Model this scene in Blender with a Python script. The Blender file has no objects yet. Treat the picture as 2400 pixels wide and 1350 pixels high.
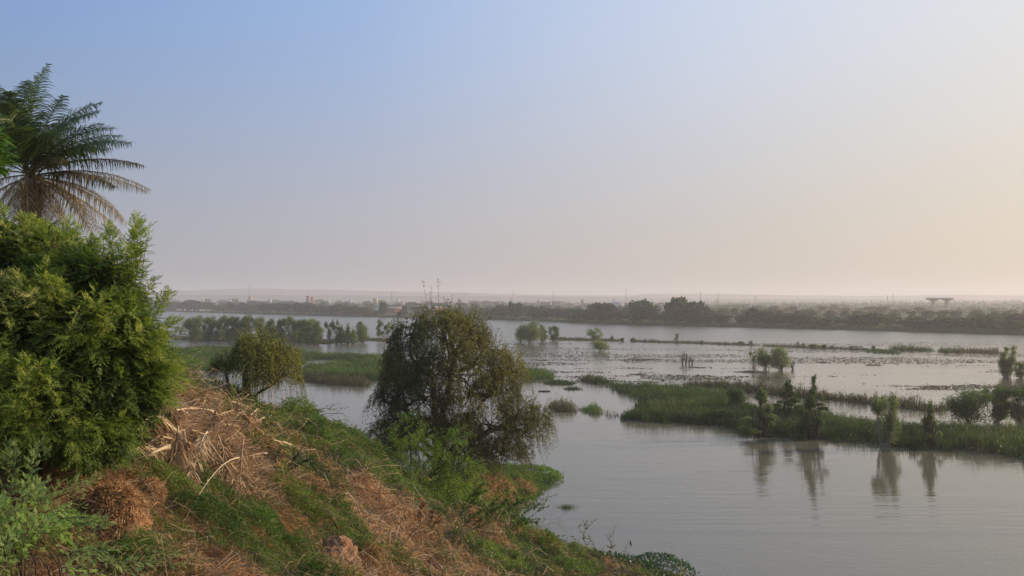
import bpy, math, random
import numpy as np
from mathutils import Vector
R = math.radians
rs = np.random.RandomState(7)
random.seed(7)
S = bpy.context.scene
C = S.collection

# ------------------------------------------------------------------ camera
F = 1779.0            # focal length in pixels of the 2400 px wide photograph
HOR = 705.0           # horizon row
EYE = 16.0            # eye height above the river
cd = bpy.data.cameras.new('camera'); cam = bpy.data.objects.new('camera', cd); C.objects.link(cam)
cam.location = (0, 0, EYE); cam.rotation_euler = (R(90), 0, 0)
cd.sensor_width = 36; cd.lens = F * 36 / 2400; cd.shift_y = (HOR - 675) / 2400
cd.clip_start = 0.1; cd.clip_end = 30000
S.camera = cam

# ------------------------------------------------------------------ sky and sun
SUN_AZ, SUN_EL = 76.0, 19.0
HAZE = 0.00033
w = bpy.data.worlds.new('World'); S.world = w; w.use_nodes = True
nt = w.node_tree; nt.nodes.clear()
out = nt.nodes.new('ShaderNodeOutputWorld'); bg = nt.nodes.new('ShaderNodeBackground')
sky = nt.nodes.new('ShaderNodeTexSky'); sky.sky_type = 'NISHITA'; sky.sun_disc = False
sky.sun_elevation = R(SUN_EL); sky.sun_rotation = R(SUN_AZ); sky.altitude = 200
sky.air_density = 1.3; sky.dust_density = 4.0; sky.ozone_density = 2.5
bg.inputs[1].default_value = 0.12
# thin dust veil of the dry season: paler and warmer towards the horizon and the sun side
tc = nt.nodes.new('ShaderNodeTexCoord'); sep = nt.nodes.new('ShaderNodeSeparateXYZ')
nt.links.new(tc.outputs['Generated'], sep.inputs[0])
el = nt.nodes.new('ShaderNodeMapRange'); el.inputs['From Min'].default_value = -0.02; el.inputs['From Max'].default_value = 0.44
el.interpolation_type = 'SMOOTHERSTEP'
nt.links.new(sep.outputs['Z'], el.inputs['Value'])
dot = nt.nodes.new('ShaderNodeVectorMath'); dot.operation = 'DOT_PRODUCT'
dot.inputs[1].default_value = (math.sin(R(66)), math.cos(R(66)), 0.0)
nt.links.new(tc.outputs['Generated'], dot.inputs[0])
az = nt.nodes.new('ShaderNodeMapRange'); az.inputs['From Min'].default_value = -0.20; az.inputs['From Max'].default_value = 0.95
nt.links.new(dot.outputs['Value'], az.inputs['Value'])
def ramp(tree, fac, stops):
    n = tree.nodes.new('ShaderNodeValToRGB'); e = n.color_ramp.elements
    while len(e) < len(stops): e.new(0.5)
    for k, (p, c) in enumerate(stops): e[k].position = p; e[k].color = (*c, 1)
    tree.links.new(fac, n.inputs[0]); return n.outputs[0]
SKY_H = [(0, (3.0, 3.2, 3.7)), (.35, (4.1, 4.0, 4.4)), (.7, (5.2, 4.75, 4.45)), (1, (6.5, 5.6, 4.4))]
SKY_T = [(0, (1.6, 3.0, 5.75)), (.35, (2.9, 4.25, 6.8)), (.7, (5.5, 6.2, 7.6)), (1, (7.6, 7.4, 6.9))]
def big_ramp(stops):      # ramps clamp nothing above 1 in Blender, but keep them scaled by a factor of 8
    o = ramp(nt, az.outputs[0], [(p, tuple(v / 8 for v in c)) for p, c in stops])
    m = nt.nodes.new('ShaderNodeVectorMath'); m.operation = 'SCALE'; m.inputs['Scale'].default_value = 8
    nt.links.new(o, m.inputs[0]); return m.outputs[0]
mh = nt.nodes.new('ShaderNodeMix'); mh.data_type = 'RGBA'
nt.links.new(el.outputs[0], mh.inputs[0]); nt.links.new(big_ramp(SKY_H), mh.inputs[6]); nt.links.new(big_ramp(SKY_T), mh.inputs[7])
ms = nt.nodes.new('ShaderNodeMix'); ms.data_type = 'RGBA'; ms.inputs[0].default_value = 0.85
nt.links.new(sky.outputs[0], ms.inputs[6]); nt.links.new(mh.outputs[2], ms.inputs[7])
nt.links.new(ms.outputs[2], bg.inputs[0]); nt.links.new(bg.outputs[0], out.inputs[0])

sl = bpy.data.lights.new('sun', 'SUN'); sun = bpy.data.objects.new('sun', sl); C.objects.link(sun)
sl.energy = 5.0; sl.angle = R(1.5); sl.color = (1.0, 0.76, 0.53)
sdir = Vector((math.sin(R(SUN_AZ)) * math.cos(R(SUN_EL)), math.cos(R(SUN_AZ)) * math.cos(R(SUN_EL)), math.sin(R(SUN_EL))))
sun.rotation_euler = sdir.to_track_quat('Z', 'Y').to_euler(); sun.location = (60, 30, 60)
S.view_settings.view_transform = 'Standard'; S.view_settings.look = 'None'; S.view_settings.gamma = 1
S.view_settings.exposure = 0.0
S.cycles.use_denoising = True
S.cycles.max_bounces = 6; S.cycles.diffuse_bounces = 3; S.cycles.glossy_bounces = 3
S.cycles.transmission_bounces = 3; S.cycles.volume_bounces = 1; S.cycles.transparent_max_bounces = 8

# ------------------------------------------------------------------ helpers
def at(px, py, z=0.0):                 # where the sight line of a photo pixel meets height z
    d = (EYE - z) * F / (py - HOR)
    return np.array([(px - 1200) / F * d, d, z])
def atd(px, py, d):                    # the same at a chosen distance
    return np.array([(px - 1200) / F * d, d, EYE - (py - HOR) / F * d])
def unit(v): return v / (np.linalg.norm(v, axis=-1, keepdims=True) + 1e-9)
def rdir(n, up=0.0):
    v = rs.normal(size=(n, 3)); v[:, 2] += up; return unit(v)
_P = rs.permutation(256)
def _h(i, j, k=0): return _P[(_P[(_P[i & 255] + j) & 255] + k) & 255] / 255.0
def vnoise(x, y, z=None):
    x = np.asarray(x, float); y = np.asarray(y, float)
    xi = np.floor(x).astype(int); yi = np.floor(y).astype(int); u = x - xi; v = y - yi
    u = u * u * (3 - 2 * u); v = v * v * (3 - 2 * v)
    a = _h(xi, yi) * (1 - u) + _h(xi + 1, yi) * u; b = _h(xi, yi + 1) * (1 - u) + _h(xi + 1, yi + 1) * u
    return a * (1 - v) + b * v
def fbm(x, y, o=4):
    s = 0; a = .5; f = 1
    for k in range(o): s = s + a * vnoise(np.asarray(x) * f + 17 * k, np.asarray(y) * f + 31 * k); a *= .5; f *= 2
    return s / (1 - .5 ** o)

class MB:
    """collects faces as numpy blocks and links them as one mesh object"""
    def __init__(s): s.v = []; s.f = []; s.r = []; s.n = 0
    def add(s, verts, faces, rnd=None):
        verts = np.asarray(verts, np.float32).reshape(-1, 3); faces = np.asarray(faces, np.int64)
        if rnd is None: rnd = rs.rand(len(faces))
        s.v.append(verts); s.f.append(faces + s.n); s.r.append(np.broadcast_to(np.asarray(rnd, np.float32), (len(faces),)).copy()); s.n += len(verts)
    def leaves(s, c, d, L, W, rnd=None, fold=0.0):           # pointed leaves: c base, d direction
        n = len(c); L = np.broadcast_to(L, (n,))[:, None]; W = np.broadcast_to(W, (n,))[:, None]
        sd = unit(np.cross(d, rdir(n))); 
        p = np.stack([c, c + d * L * .45 + sd * W * .5, c + d * L, c + d * L * .45 - sd * W * .5], 1)
        s.add(p, np.arange(n * 4).reshape(n, 4), rnd)
    def leaves_n(s, c, d, nr, L, W, rnd=None):               # the same with a chosen surface normal
        n = len(c); L = np.broadcast_to(L, (n,))[:, None]; W = np.broadcast_to(W, (n,))[:, None]
        sd = unit(np.cross(d, nr))
        p = np.stack([c, c + d * L * .4 + sd * W * .5, c + d * L, c + d * L * .4 - sd * W * .5], 1)
        s.add(p, np.arange(n * 4).reshape(n, 4), rnd)
    def ribbons(s, P, side, W, rnd=None):                    # P (n,m,3), side (n,3), W (n,m)
        n, m = P.shape[:2]; W = np.broadcast_to(W, (n, m))[..., None]
        a = P - side[:, None] * W * .5; b = P + side[:, None] * W * .5
        V = np.stack([a, b], 2).reshape(-1, 3)
        k = np.arange(n)[:, None] * (2 * m) + np.arange(m - 1)[None] * 2
        Fc = np.stack([k, k + 1, k + 3, k + 2], -1).reshape(-1, 4)
        if rnd is not None: rnd = np.repeat(np.broadcast_to(rnd, (n,)), m - 1)
        else: rnd = np.repeat(rs.rand(n), m - 1)
        s.add(V, Fc, rnd)
    def tubes(s, P, Rr, sides=3, rnd=None):                  # P (n,m,3), Rr (n,m)
        P = np.asarray(P, float)
        if P.ndim == 2: P = P[None]
        n, m = P.shape[:2]; Rr = np.broadcast_to(Rr, (n, m))
        T = unit(np.gradient(P, axis=1)); ref = np.zeros_like(T); ref[..., 0] = .3; ref[..., 2] = 1; ref = np.where(np.abs((T * unit(ref)).sum(-1, keepdims=True)) > .9, np.array([1., .2, 0]), ref)
        A = unit(np.cross(T, ref)); B = np.cross(T, A)
        an = np.arange(sides) * 2 * np.pi / sides
        V = P[:, :, None] + Rr[..., None, None] * (np.cos(an)[None, None, :, None] * A[:, :, None] + np.sin(an)[None, None, :, None] * B[:, :, None])
        i = np.arange(n)[:, None, None] * m * sides; j = np.arange(m - 1)[None, :, None] * sides; k = np.arange(sides)[None, None]; k2 = (k + 1) % sides
        Fc = np.stack([i + j + k, i + j + k2, i + j + sides + k2, i + j + sides + k], -1).reshape(-1, 4)
        if rnd is None: rnd = rs.rand(n)
        s.add(V, Fc, np.repeat(np.broadcast_to(rnd, (n,)), (m - 1) * sides))
    def box(s, c, d, rz=0, rnd=.5):                          # centre, full sizes
        q = np.array([[x, y, z] for x in (-.5, .5) for y in (-.5, .5) for z in (-.5, .5)]) * np.array(d)
        ca, sa = math.cos(rz), math.sin(rz); q = np.stack([q[:, 0] * ca - q[:, 1] * sa, q[:, 0] * sa + q[:, 1] * ca, q[:, 2]], 1) + np.array(c)
        s.add(q, [[0, 1, 3, 2], [4, 6, 7, 5], [0, 4, 5, 1], [2, 3, 7, 6], [0, 2, 6, 4], [1, 5, 7, 3]], rnd)
    def lathe(s, c, prof, sides=24, rnd=.5):                 # prof list of (r, z)
        an = np.arange(sides) * 2 * np.pi / sides; V = []
        for r, z in prof: V.append(np.stack([c[0] + r * np.cos(an), c[1] + r * np.sin(an), np.full(sides, c[2] + z)], 1))
        Fc = []
        for j in range(len(prof) - 1):
            for k in range(sides): k2 = (k + 1) % sides; Fc.append([j * sides + k, j * sides + k2, (j + 1) * sides + k2, (j + 1) * sides + k])
        s.add(np.concatenate(V), Fc, rnd)
    def blob(s, c, r, rough=.25, seed=0, nu=28, nv=18, rnd=.5, squash=None):   # rough boulder
        u = np.linspace(0, 2 * np.pi, nu, endpoint=False); v = np.linspace(0, np.pi, nv)
        U, Vv = np.meshgrid(u, v); D = np.stack([np.cos(U) * np.sin(Vv), np.sin(U) * np.sin(Vv), np.cos(Vv)], -1)
        n1 = fbm(D[..., 0] * 1.6 + seed + D[..., 2] * 1.3, D[..., 1] * 1.6 + seed * 3 - D[..., 2], 4)
        n1 = n1 + (fbm(D[..., 0] * 6 + seed - D[..., 2] * 5, D[..., 1] * 6 + seed + D[..., 2] * 6, 4) - .5) * .45
        q = np.array(c) + D * np.array(r) * (1 + rough * (n1 - .5) * 2)[..., None]
        i = np.arange(nv - 1)[:, None] * nu; k = np.arange(nu)[None]; k2 = (k + 1) % nu
        s.add(q, np.stack([i + k, i + nu + k, i + nu + k2, i + k2], -1).reshape(-1, 4), rnd)
    def build(s, name, mat, parent=None, smooth=False, **tags):
        me = bpy.data.meshes.new(name)
        if s.v:
            V = np.concatenate(s.v); Fc = np.concatenate(s.f); Rn = np.concatenate(s.r)
            me.vertices.add(len(V)); me.vertices.foreach_set('co', V.ravel())
            me.loops.add(Fc.size); me.loops.foreach_set('vertex_index', Fc.astype(np.int32).ravel())
            me.polygons.add(len(Fc)); me.polygons.foreach_set('loop_start', np.arange(0, Fc.size, 4, dtype=np.int32))
            a = me.attributes.new('rnd', 'FLOAT', 'FACE'); a.data.foreach_set('value', Rn)
            if smooth: me.polygons.foreach_set('use_smooth', np.ones(len(Fc), bool))
            me.update(calc_edges=True)
        me.materials.append(mat)
        o = bpy.data.objects.new(name, me); C.objects.link(o); o.parent = parent
        tag(o, **tags); return o
def tag(o, label=None, cat=None, group=None, kind=None):
    if label: o['label'] = label
    if cat: o['category'] = cat
    if group: o['group'] = group
    if kind: o['kind'] = kind
    return o
def thing(name, loc, label, cat, group=None):
    o = bpy.data.objects.new(name, None); C.objects.link(o); o.location = tuple(loc); o.empty_display_size = .3
    return tag(o, label, cat, group)
def dup(root, loc, rz=0, sc=1.0, label=None, group=None):
    r = root.copy(); C.objects.link(r); r.location = tuple(loc); r.rotation_euler = (0, 0, rz)
    r.scale = (sc, sc, sc) if np.isscalar(sc) else tuple(sc)
    if label: r['label'] = label
    if group: r['group'] = group
    for ch in list(root.children):
        c = ch.copy(); C.objects.link(c); c.parent = r
    return r

# ------------------------------------------------------------------ materials
def newmat(name):
    m = bpy.data.materials.new(name); m.use_nodes = True; t = m.node_tree; t.nodes.clear()
    o = t.nodes.new('ShaderNodeOutputMaterial'); b = t.nodes.new('ShaderNodeBsdfPrincipled')
    t.links.new(b.outputs[0], o.inputs[0]); return m, t, o, b
def leafmat(name, cols, transl=.35, rough=.55, spec=.25):
    m, t, o, b = newmat(name)
    a = t.nodes.new('ShaderNodeAttribute'); a.attribute_name = 'rnd'
    st = [(k / max(1, len(cols) - 1), c) for k, c in enumerate(cols)]
    col = ramp(t, a.outputs['Fac'], st)
    t.links.new(col, b.inputs['Base Color']); b.inputs['Roughness'].default_value = rough
    b.inputs['Specular IOR Level'].default_value = spec
    if transl:
        tr = t.nodes.new('ShaderNodeBsdfTranslucent'); mx = t.nodes.new('ShaderNodeMixShader'); mx.inputs[0].default_value = transl
        hs = t.nodes.new('ShaderNodeHueSaturation'); hs.inputs['Saturation'].default_value = 1.1; hs.inputs['Value'].default_value = 1.5
        t.links.new(col, hs.inputs['Color']); t.links.new(hs.outputs[0], tr.inputs[0])
        t.links.new(b.outputs[0], mx.inputs[1]); t.links.new(tr.outputs[0], mx.inputs[2]); t.links.new(mx.outputs[0], o.inputs[0])
    return m
def solidmat(name, c1, c2, scale=4, rough=.85, bump=.4, detail=6, c3=None):
    m, t, o, b = newmat(name)
    g = t.nodes.new('ShaderNodeNewGeometry') if False else t.nodes.new('ShaderNodeTexCoord')
    n = t.nodes.new('ShaderNodeTexNoise'); n.inputs['Scale'].default_value = scale; n.inputs['Detail'].default_value = detail; n.inputs['Roughness'].default_value = .65
    t.links.new(g.outputs['Object'], n.inputs['Vector'])
    col = ramp(t, n.outputs['Fac'], [(.3, c1), (.7, c2)] if c3 is None else [(.28, c1), (.5, c2), (.72, c3)])
    t.links.new(col, b.inputs['Base Color']); b.inputs['Roughness'].default_value = rough; b.inputs['Specular IOR Level'].default_value = .2
    if bump:
        bp = t.nodes.new('ShaderNodeBump'); bp.inputs['Strength'].default_value = bump; bp.inputs['Distance'].default_value = .05
        t.links.new(n.outputs['Fac'], bp.inputs['Height']); t.links.new(bp.outputs[0], b.inputs['Normal'])
    return m
M = {}
M['soil'] = solidmat('soil', (.045, .020, .011), (.19, .088, .040), 1.6, .95, .8, 9, (.36, .17, .08))
M['clod'] = solidmat('clod', (.10, .05, .03), (.26, .14, .07), 7, .95, 1.0, 12, (.38, .22, .12))
M['bark'] = solidmat('bark', (.030, .024, .018), (.095, .075, .055), 9, .95, .8)
M['palebark'] = solidmat('palebark', (.22, .18, .13), (.38, .32, .24), 9, .9, .5)
M['palmtrunk'] = solidmat('palmtrunk', (.05, .032, .02), (.17, .11, .065), 12, .95, 1)
M['neem'] = leafmat('neem', [(.040, .070, .018), (.10, .155, .030), (.175, .25, .044), (.27, .32, .06), (.40, .40, .15)], .45)
M['mango'] = leafmat('mango', [(.03, .08, .012), (.06, .13, .018), (.10, .18, .03)], .35)
M['shrubgrey'] = leafmat('shrubgrey', [(.08, .13, .04), (.16, .24, .07), (.24, .33, .10), (.20, .36, .05)], .35)
M['weep'] = leafmat('weep', [(.065, .070, .028), (.12, .130, .040), (.19, .195, .055), (.27, .255, .07), (.32, .25, .10)], .42)
M['weepgreen'] = leafmat('weepgreen', [(.085, .10, .030), (.16, .18, .045), (.24, .27, .06), (.33, .33, .09)], .45)
M['reedbright'] = leafmat('reedbright', [(.030, .060, .014), (.060, .11, .020), (.10, .165, .030), (.15, .20, .045)], .38)
M['vine'] = leafmat('vine', [(.08, .15, .02), (.15, .25, .03), (.24, .33, .045)], .42)
M['cover'] = leafmat('cover', [(.035, .080, .018), (.075, .145, .026), (.12, .20, .034), (.20, .26, .045)], .38)
M['coverdark'] = leafmat('coverdark', [(.014, .045, .014), (.028, .075, .022), (.045, .10, .028)], .3, .4, .4)
M['straw'] = leafmat('straw', [(.09, .045, .022), (.24, .125, .055), (.42, .24, .11), (.58, .39, .21), (.46, .36, .20)], .2, .8, .1)
M['olive'] = leafmat('olive', [(.09, .085, .030), (.14, .13, .042), (.19, .18, .055)], .25)
M['litter'] = leafmat('litter', [(.09, .035, .018), (.24, .095, .038), (.42, .19, .07), (.50, .29, .13)], .2, .8, .1)
M['twig'] = leafmat('twig', [(.10, .075, .05), (.22, .165, .11), (.34, .26, .18)], 0, .85, .1)
M['darktwig'] = leafmat('darktwig', [(.03, .025, .02), (.07, .055, .04)], 0, .9, .1)
M['palmgreen'] = leafmat('palmgreen', [(.035, .060, .016), (.075, .115, .026), (.13, .17, .045)], .4, .4, .5)
M['palmbrown'] = leafmat('palmbrown', [(.15, .115, .055), (.29, .23, .12), (.42, .35, .20)], .3, .75, .2)
M['palmmix'] = leafmat('palmmix', [(.045, .052, .022), (.09, .078, .035), (.15, .11, .05)], .25, .7, .2)
M['deadfrond'] = leafmat('deadfrond', [(.17, .105, .06), (.36, .24, .14), (.55, .39, .23)], .1, .8, .15)
M['palefrond'] = leafmat('palefrond', [(.42, .31, .17), (.55, .43, .26), (.62, .50, .32)], .05, .7, .2)
M['reed'] = leafmat('reed', [(.015, .034, .010), (.034, .068, .016), (.064, .108, .024), (.115, .14, .040)], .36)
M['reedbrown'] = leafmat('reedbrown', [(.050, .055, .022), (.085, .082, .032), (.125, .105, .045)], .25)
M['isl'] = leafmat('isl', [(.07, .10, .036), (.12, .165, .052), (.17, .22, .066), (.23, .26, .085)], .45)
M['islwillow'] = leafmat('islwillow', [(.025, .052, .018), (.048, .09, .024), (.085, .135, .030), (.15, .19, .04)], .4)
M['far'] = leafmat('far', [(.022, .048, .014), (.040, .076, .020), (.064, .112, .028)], .28)
M['farbrown'] = leafmat('farbrown', [(.040, .038, .024), (.060, .056, .032), (.08, .075, .04)], .15)
M['fargreen'] = leafmat('fargreen', [(.050, .078, .022), (.078, .115, .030), (.11, .15, .038)], .25)
M['weed'] = leafmat('weed', [(.035, .038, .018), (.065, .060, .028), (.09, .08, .038)], .15)
M['marsh'] = solidmat('marsh', (.020, .028, .012), (.05, .05, .022), .8, .95, .3)
M['hill'] = solidmat('hill', (.26, .22, .19), (.34, .29, .25), .01, 1, 0)
M['wall_white'] = solidmat('wall_white', (.62, .59, .54), (.76, .73, .68), .6, .9, 0)
M['wall_cream'] = solidmat('wall_cream', (.55, .45, .28), (.66, .55, .36), .6, .9, 0)
M['wall_brick'] = solidmat('wall_brick', (.30, .13, .08), (.42, .20, .12), .6, .9, 0)
M['wall_orange'] = solidmat('wall_orange', (.50, .23, .12), (.62, .31, .17), .6, .9, 0)
M['roof_tin'] = solidmat('roof_tin', (.38, .34, .30), (.55, .50, .44), .5, .6, 0)
M['roof_rust'] = solidmat('roof_rust', (.30, .17, .11), (.42, .25, .17), .5, .8, 0)
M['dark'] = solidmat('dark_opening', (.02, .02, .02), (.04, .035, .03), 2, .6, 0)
M['concrete'] = solidmat('concrete', (.36, .27, .22), (.46, .35, .29), .2, .9, 0)
M['steel'] = solidmat('steel', (.10, .09, .09), (.16, .14, .13), 1, .7, 0)
M['paper'] = solidmat('paper', (.60, .60, .62), (.75, .75, .76), 9, .8, 0)
M['bird'] = solidmat('bird', (.02, .018, .016), (.05, .045, .04), 20, .8, 0)

def watermat():
    m, t, o, b = newmat('water')
    g = t.nodes.new('ShaderNodeNewGeometry')
    b.inputs['Base Color'].default_value = (.135, .120, .075, 1); b.inputs['IOR'].default_value = 1.6
    def tex(sx, sy, scale, det, rot=0, dist=0):
        mp = t.nodes.new('ShaderNodeMapping'); mp.inputs['Scale'].default_value = (sx, sy, 1); mp.inputs['Rotation'].default_value = (0, 0, rot)
        t.links.new(g.outputs['Position'], mp.inputs[0])
        n = t.nodes.new('ShaderNodeTexNoise'); n.inputs['Scale'].default_value = scale; n.inputs['Detail'].default_value = det
        n.inputs['Distortion'].default_value = dist
        t.links.new(mp.outputs[0], n.inputs['Vector']); return n.outputs['Fac']
    sp = t.nodes.new('ShaderNodeSeparateXYZ'); t.links.new(g.outputs['Position'], sp.inputs[0])
    rr = t.nodes.new('ShaderNodeMapRange'); rr.inputs['From Min'].default_value = 70; rr.inputs['From Max'].default_value = 330; rr.inputs['To Min'].default_value = .05; rr.inputs['To Max'].default_value = .30
    t.links.new(sp.outputs['Y'], rr.inputs['Value']); t.links.new(rr.outputs[0], b.inputs['Roughness'])     # the open current far out is wind-roughened
    fine = tex(1, 1.7, 1.6, 4, .25); mid = tex(.7, 1.5, .42, 3, -.2, .5); broad = tex(.35, 1.0, .045, 3, .3, .8)
    mk = ramp(t, broad, [(.42, (.10,) * 3), (.60, (1.0,) * 3)])
    streak = tex(.10, 1.3, .55, 4, .12, 1.2); sm_ = ramp(t, tex(.25, 1.0, .06, 3, -.3, 1.0), [(.50, (0,) * 3), (.62, (1.0,) * 3)])
    def mul(a, b_):
        n = t.nodes.new('ShaderNodeMath'); n.operation = 'MULTIPLY'
        for k, q in enumerate((a, b_)):
            if isinstance(q, (int, float)): n.inputs[k].default_value = q
            else: t.links.new(q, n.inputs[k])
        return n.outputs[0]
    def addn(a, b_):
        n = t.nodes.new('ShaderNodeMath'); n.operation = 'ADD'; t.links.new(a, n.inputs[0]); t.links.new(b_, n.inputs[1]); return n.outputs[0]
    hgt = addn(mul(addn(mul(fine, .012), mul(mid, .026)), mk), addn(mul(fine, .006), mul(mul(streak, .045), sm_)))
    bp = t.nodes.new('ShaderNodeBump'); bp.inputs['Strength'].default_value = 1.0; bp.inputs['Distance'].default_value = 1.0
    t.links.new(hgt, bp.inputs['Height']); t.links.new(bp.outputs[0], b.inputs['Normal'])
    return m
M['water'] = watermat()

# ------------------------------------------------------------------ water
wm = MB(); wm.add([[-3500, -400, 0], [3500, -400, 0], [3500, 3000, 0], [-3500, 3000, 0]], [[0, 1, 2, 3]])
wm.build('water', M['water'], kind='structure', label='calm grey-brown river water with soft ripples')

# ------------------------------------------------------------------ near bank terrain
CP = []
for px, py, d in [(-200, 1350, 10), (0, 1350, 10), (150, 1350, 10.5), (300, 1350, 11.5), (500, 1350, 13.5), (700, 1350, 16), (850, 1350, 19), (1000, 1350, 24),
                  (1150, 1350, 29.5), (1300, 1350, 36), (1450, 1350, 42),
                  (-100, 1150, 11.5), (100, 1150, 12), (300, 1150, 14), (500, 1180, 16), (650, 1200, 19), (800, 1230, 24), (950, 1230, 31), (1100, 1240, 39), (1220, 1270, 44),
                  (1350, 1305, 45), (1080, 1180, 50), (0, 1010, 14.5), (200, 1010, 16), (350, 1000, 18), (450, 1050, 19), (400, 925, 22), (460, 942, 26), (520, 962, 32), (600, 968, 38),
                  (560, 1030, 25), (700, 1100, 27), (700, 985, 41), (780, 1010, 43), (850, 1050, 44), (900, 1120, 45), (850, 1140, 34), (930, 1150, 47), (1020, 1150, 52), (1100, 1150, 57), (1150, 1125, 60), (1200, 1125, 61.5), (1232, 1122, 62.5)]:
    CP.append(atd(px, py, d))
for px, py in [(1300, 1118), (1285, 1140), (1262, 1158), (1215, 1165), (1180, 1185), (1220, 1240), (1330, 1275), (1420, 1300), (1500, 1325), (1600, 1358), (1700, 1400)]:
    q = at(px, py, 0); q[2] = -.25; CP.append(q)
for x, y, z in [(0, 0, 13.0), (-12, 0, 13.0), (8, 2, 12.0), (-6, 5, 12.9), (3, 6, 12.0), (12, 8, 9.5), (20, 10, 6), (30, 10, 1), (26, 25, 0), (-30, 0, 13.5), (-30, 20, 13.5), (-15, 22, 13.3), (-20, 30, 12.5),
                (-60, 10, 13.5), (-60, 40, 11), (-40, 60, 2), (-60, 75, -1), (-30, 70, -1), (-15, 66, -1), (-5, 72, -1), (5, 76, -1), (-8, 56, 2), (-20, 50, 5), (-14, 48, 5.5),
                (22, 60, -1.5), (25, 50, -1.5), (30, 40, -1.5), (40, 30, -2), (10, 68, -1), (45, 60, -3), (45, 90, -3), (-60, 95, -3), (0, 95, -3), (40, 0, -2), (0, -25, 13), (-60, -25, 13.5), (30, -25, 3), (45, -25, -2)]:
    CP.append(np.array([x, y, z], float))
CP = np.array(CP)
def _phi(a, b): return np.sqrt(((a[:, None, :2] - b[None, :, :2]) ** 2).sum(-1) + .6)
_n = len(CP); A = np.zeros((_n + 3, _n + 3)); A[:_n, :_n] = _phi(CP, CP) - np.eye(_n) * .15
A[:_n, _n] = 1; A[:_n, _n + 1:] = CP[:, :2]; A[_n:, :_n] = A[:_n, _n:].T
sol = np.linalg.solve(A, np.concatenate([CP[:, 2], [0, 0, 0]]))
GX0, GX1, GY0, GY1, GS = -60, 46, -25, 95, .25
gx = np.arange(GX0, GX1 + .01, GS); gy = np.arange(GY0, GY1 + .01, GS)
XX, YY = np.meshgrid(gx, gy); Q = np.stack([XX.ravel(), YY.ravel()], 1)
ZZ = np.concatenate([_phi(q, CP) @ sol[:_n] for q in np.array_split(Q, 60)]) + sol[_n] + Q @ sol[_n + 1:]
amp = np.clip((ZZ + .5) / 3, 0, 1)
ZZ = ZZ + amp * ((fbm(Q[:, 0] * .45, Q[:, 1] * .45, 4) - .5) * 1.0 + (fbm(Q[:, 0] * 2.2 + 9, Q[:, 1] * 2.2, 3) - .5) * .42)
ZZ = ZZ.reshape(XX.shape)
def gh(x, y):
    fx = np.clip((np.asarray(x, float) - GX0) / GS, 0, len(gx) - 1.001); fy = np.clip((np.asarray(y, float) - GY0) / GS, 0, len(gy) - 1.001)
    i = fx.astype(int); j = fy.astype(int); u = fx - i; v = fy - j
    return (ZZ[j, i] * (1 - u) + ZZ[j, i + 1] * u) * (1 - v) + (ZZ[j + 1, i] * (1 - u) + ZZ[j + 1, i + 1] * u) * v
def hit(px, py, d0=6, d1=90):          # where a sight line first meets the near bank
    ds = np.arange(d0, d1, .1); x = (px - 1200) / F * ds; z = EYE - (py - HOR) / F * ds
    g = gh(x, ds); k = np.argmax(g >= z)
    return np.array([x[k], ds[k], g[k]]) if g[k] >= z[k] else at(px, py, 0)
tb = MB(); nx, ny = len(gx), len(gy); i = np.arange(ny - 1)[:, None] * nx; k = np.arange(nx - 1)[None]
tb.add(np.stack([XX, YY, ZZ], -1), np.stack([i + k, i + k + 1, i + nx + k + 1, i + nx + k], -1).reshape(-1, 4))
tb.build('river_bank', M['soil'], smooth=True, kind='structure', label='steep reddish-brown earth river bank')

# ------------------------------------------------------------------ far bank, land, hills
BANK = [(300, 727.5), (400, 730), (600, 736), (900, 744), (1200, 751), (1500, 762.5), (1800, 769), (2000, 774), (2400, 786)]
bpx = np.array([b[0] for b in BANK], float); bpy_ = np.array([b[1] for b in BANK], float)
def bank_at(px):                       # waterline point of the far bank in a photo column
    return at(px, float(np.interp(px, bpx, bpy_)))[:2]
core = [bank_at(p) for p in np.linspace(330, 2400, 60)]
left_dir = unit(core[0] - core[6]); right_dir = unit(core[-1] - core[-8])
line = [core[0] + left_dir * t for t in (3600, 2000, 900, 300)] + core + [core[-1] + right_dir * t for t in (60, 160, 400, 1200)]
line = np.array(line)
TS = [-12, -1, .6, 2.5, 5, 12, 30, 80, 200, 450, 900, 1600, 2600, 3800]
HS = [-1.5, -.15, .45, 1.0, 1.5, 1.9, 2.2, 2.6, 3.2, 4.0, 5.5, 8, 10, 12]
radial = unit(line); V = []
for t, h in zip(TS, HS):
    p = line + radial * t
    n = (fbm(p[:, 0] * .02 + t * .01, p[:, 1] * .02, 3) - .5) * min(1.2, max(0, t) * .05)
    V.append(np.concatenate([p, (h + n)[:, None]], 1))
V = np.concatenate(V); nl = len(line); i = np.arange(len(TS) - 1)[:, None] * nl; k = np.arange(nl - 1)[None]
lm = MB(); lm.add(V, np.stack([i + k, i + k + 1, i + nl + k + 1, i + nl + k], -1).reshape(-1, 4))
M['farland'] = solidmat('farland', (.040, .038, .020), (.075, .066, .034), .012, 1, 0, 8, (.12, .09, .05))
lm.build('far_shore', M['farland'], smooth=True, kind='structure', label='low grassy far shore with scrubland behind it')
def far_z(d_bank): return float(np.interp(d_bank, TS, HS))
def far_pt(px, extra):                 # point `extra` metres inland of the far waterline
    b = bank_at(px); u = unit(b); p = b + u * extra
    return np.array([p[0], p[1], far_z(extra)])

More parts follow.
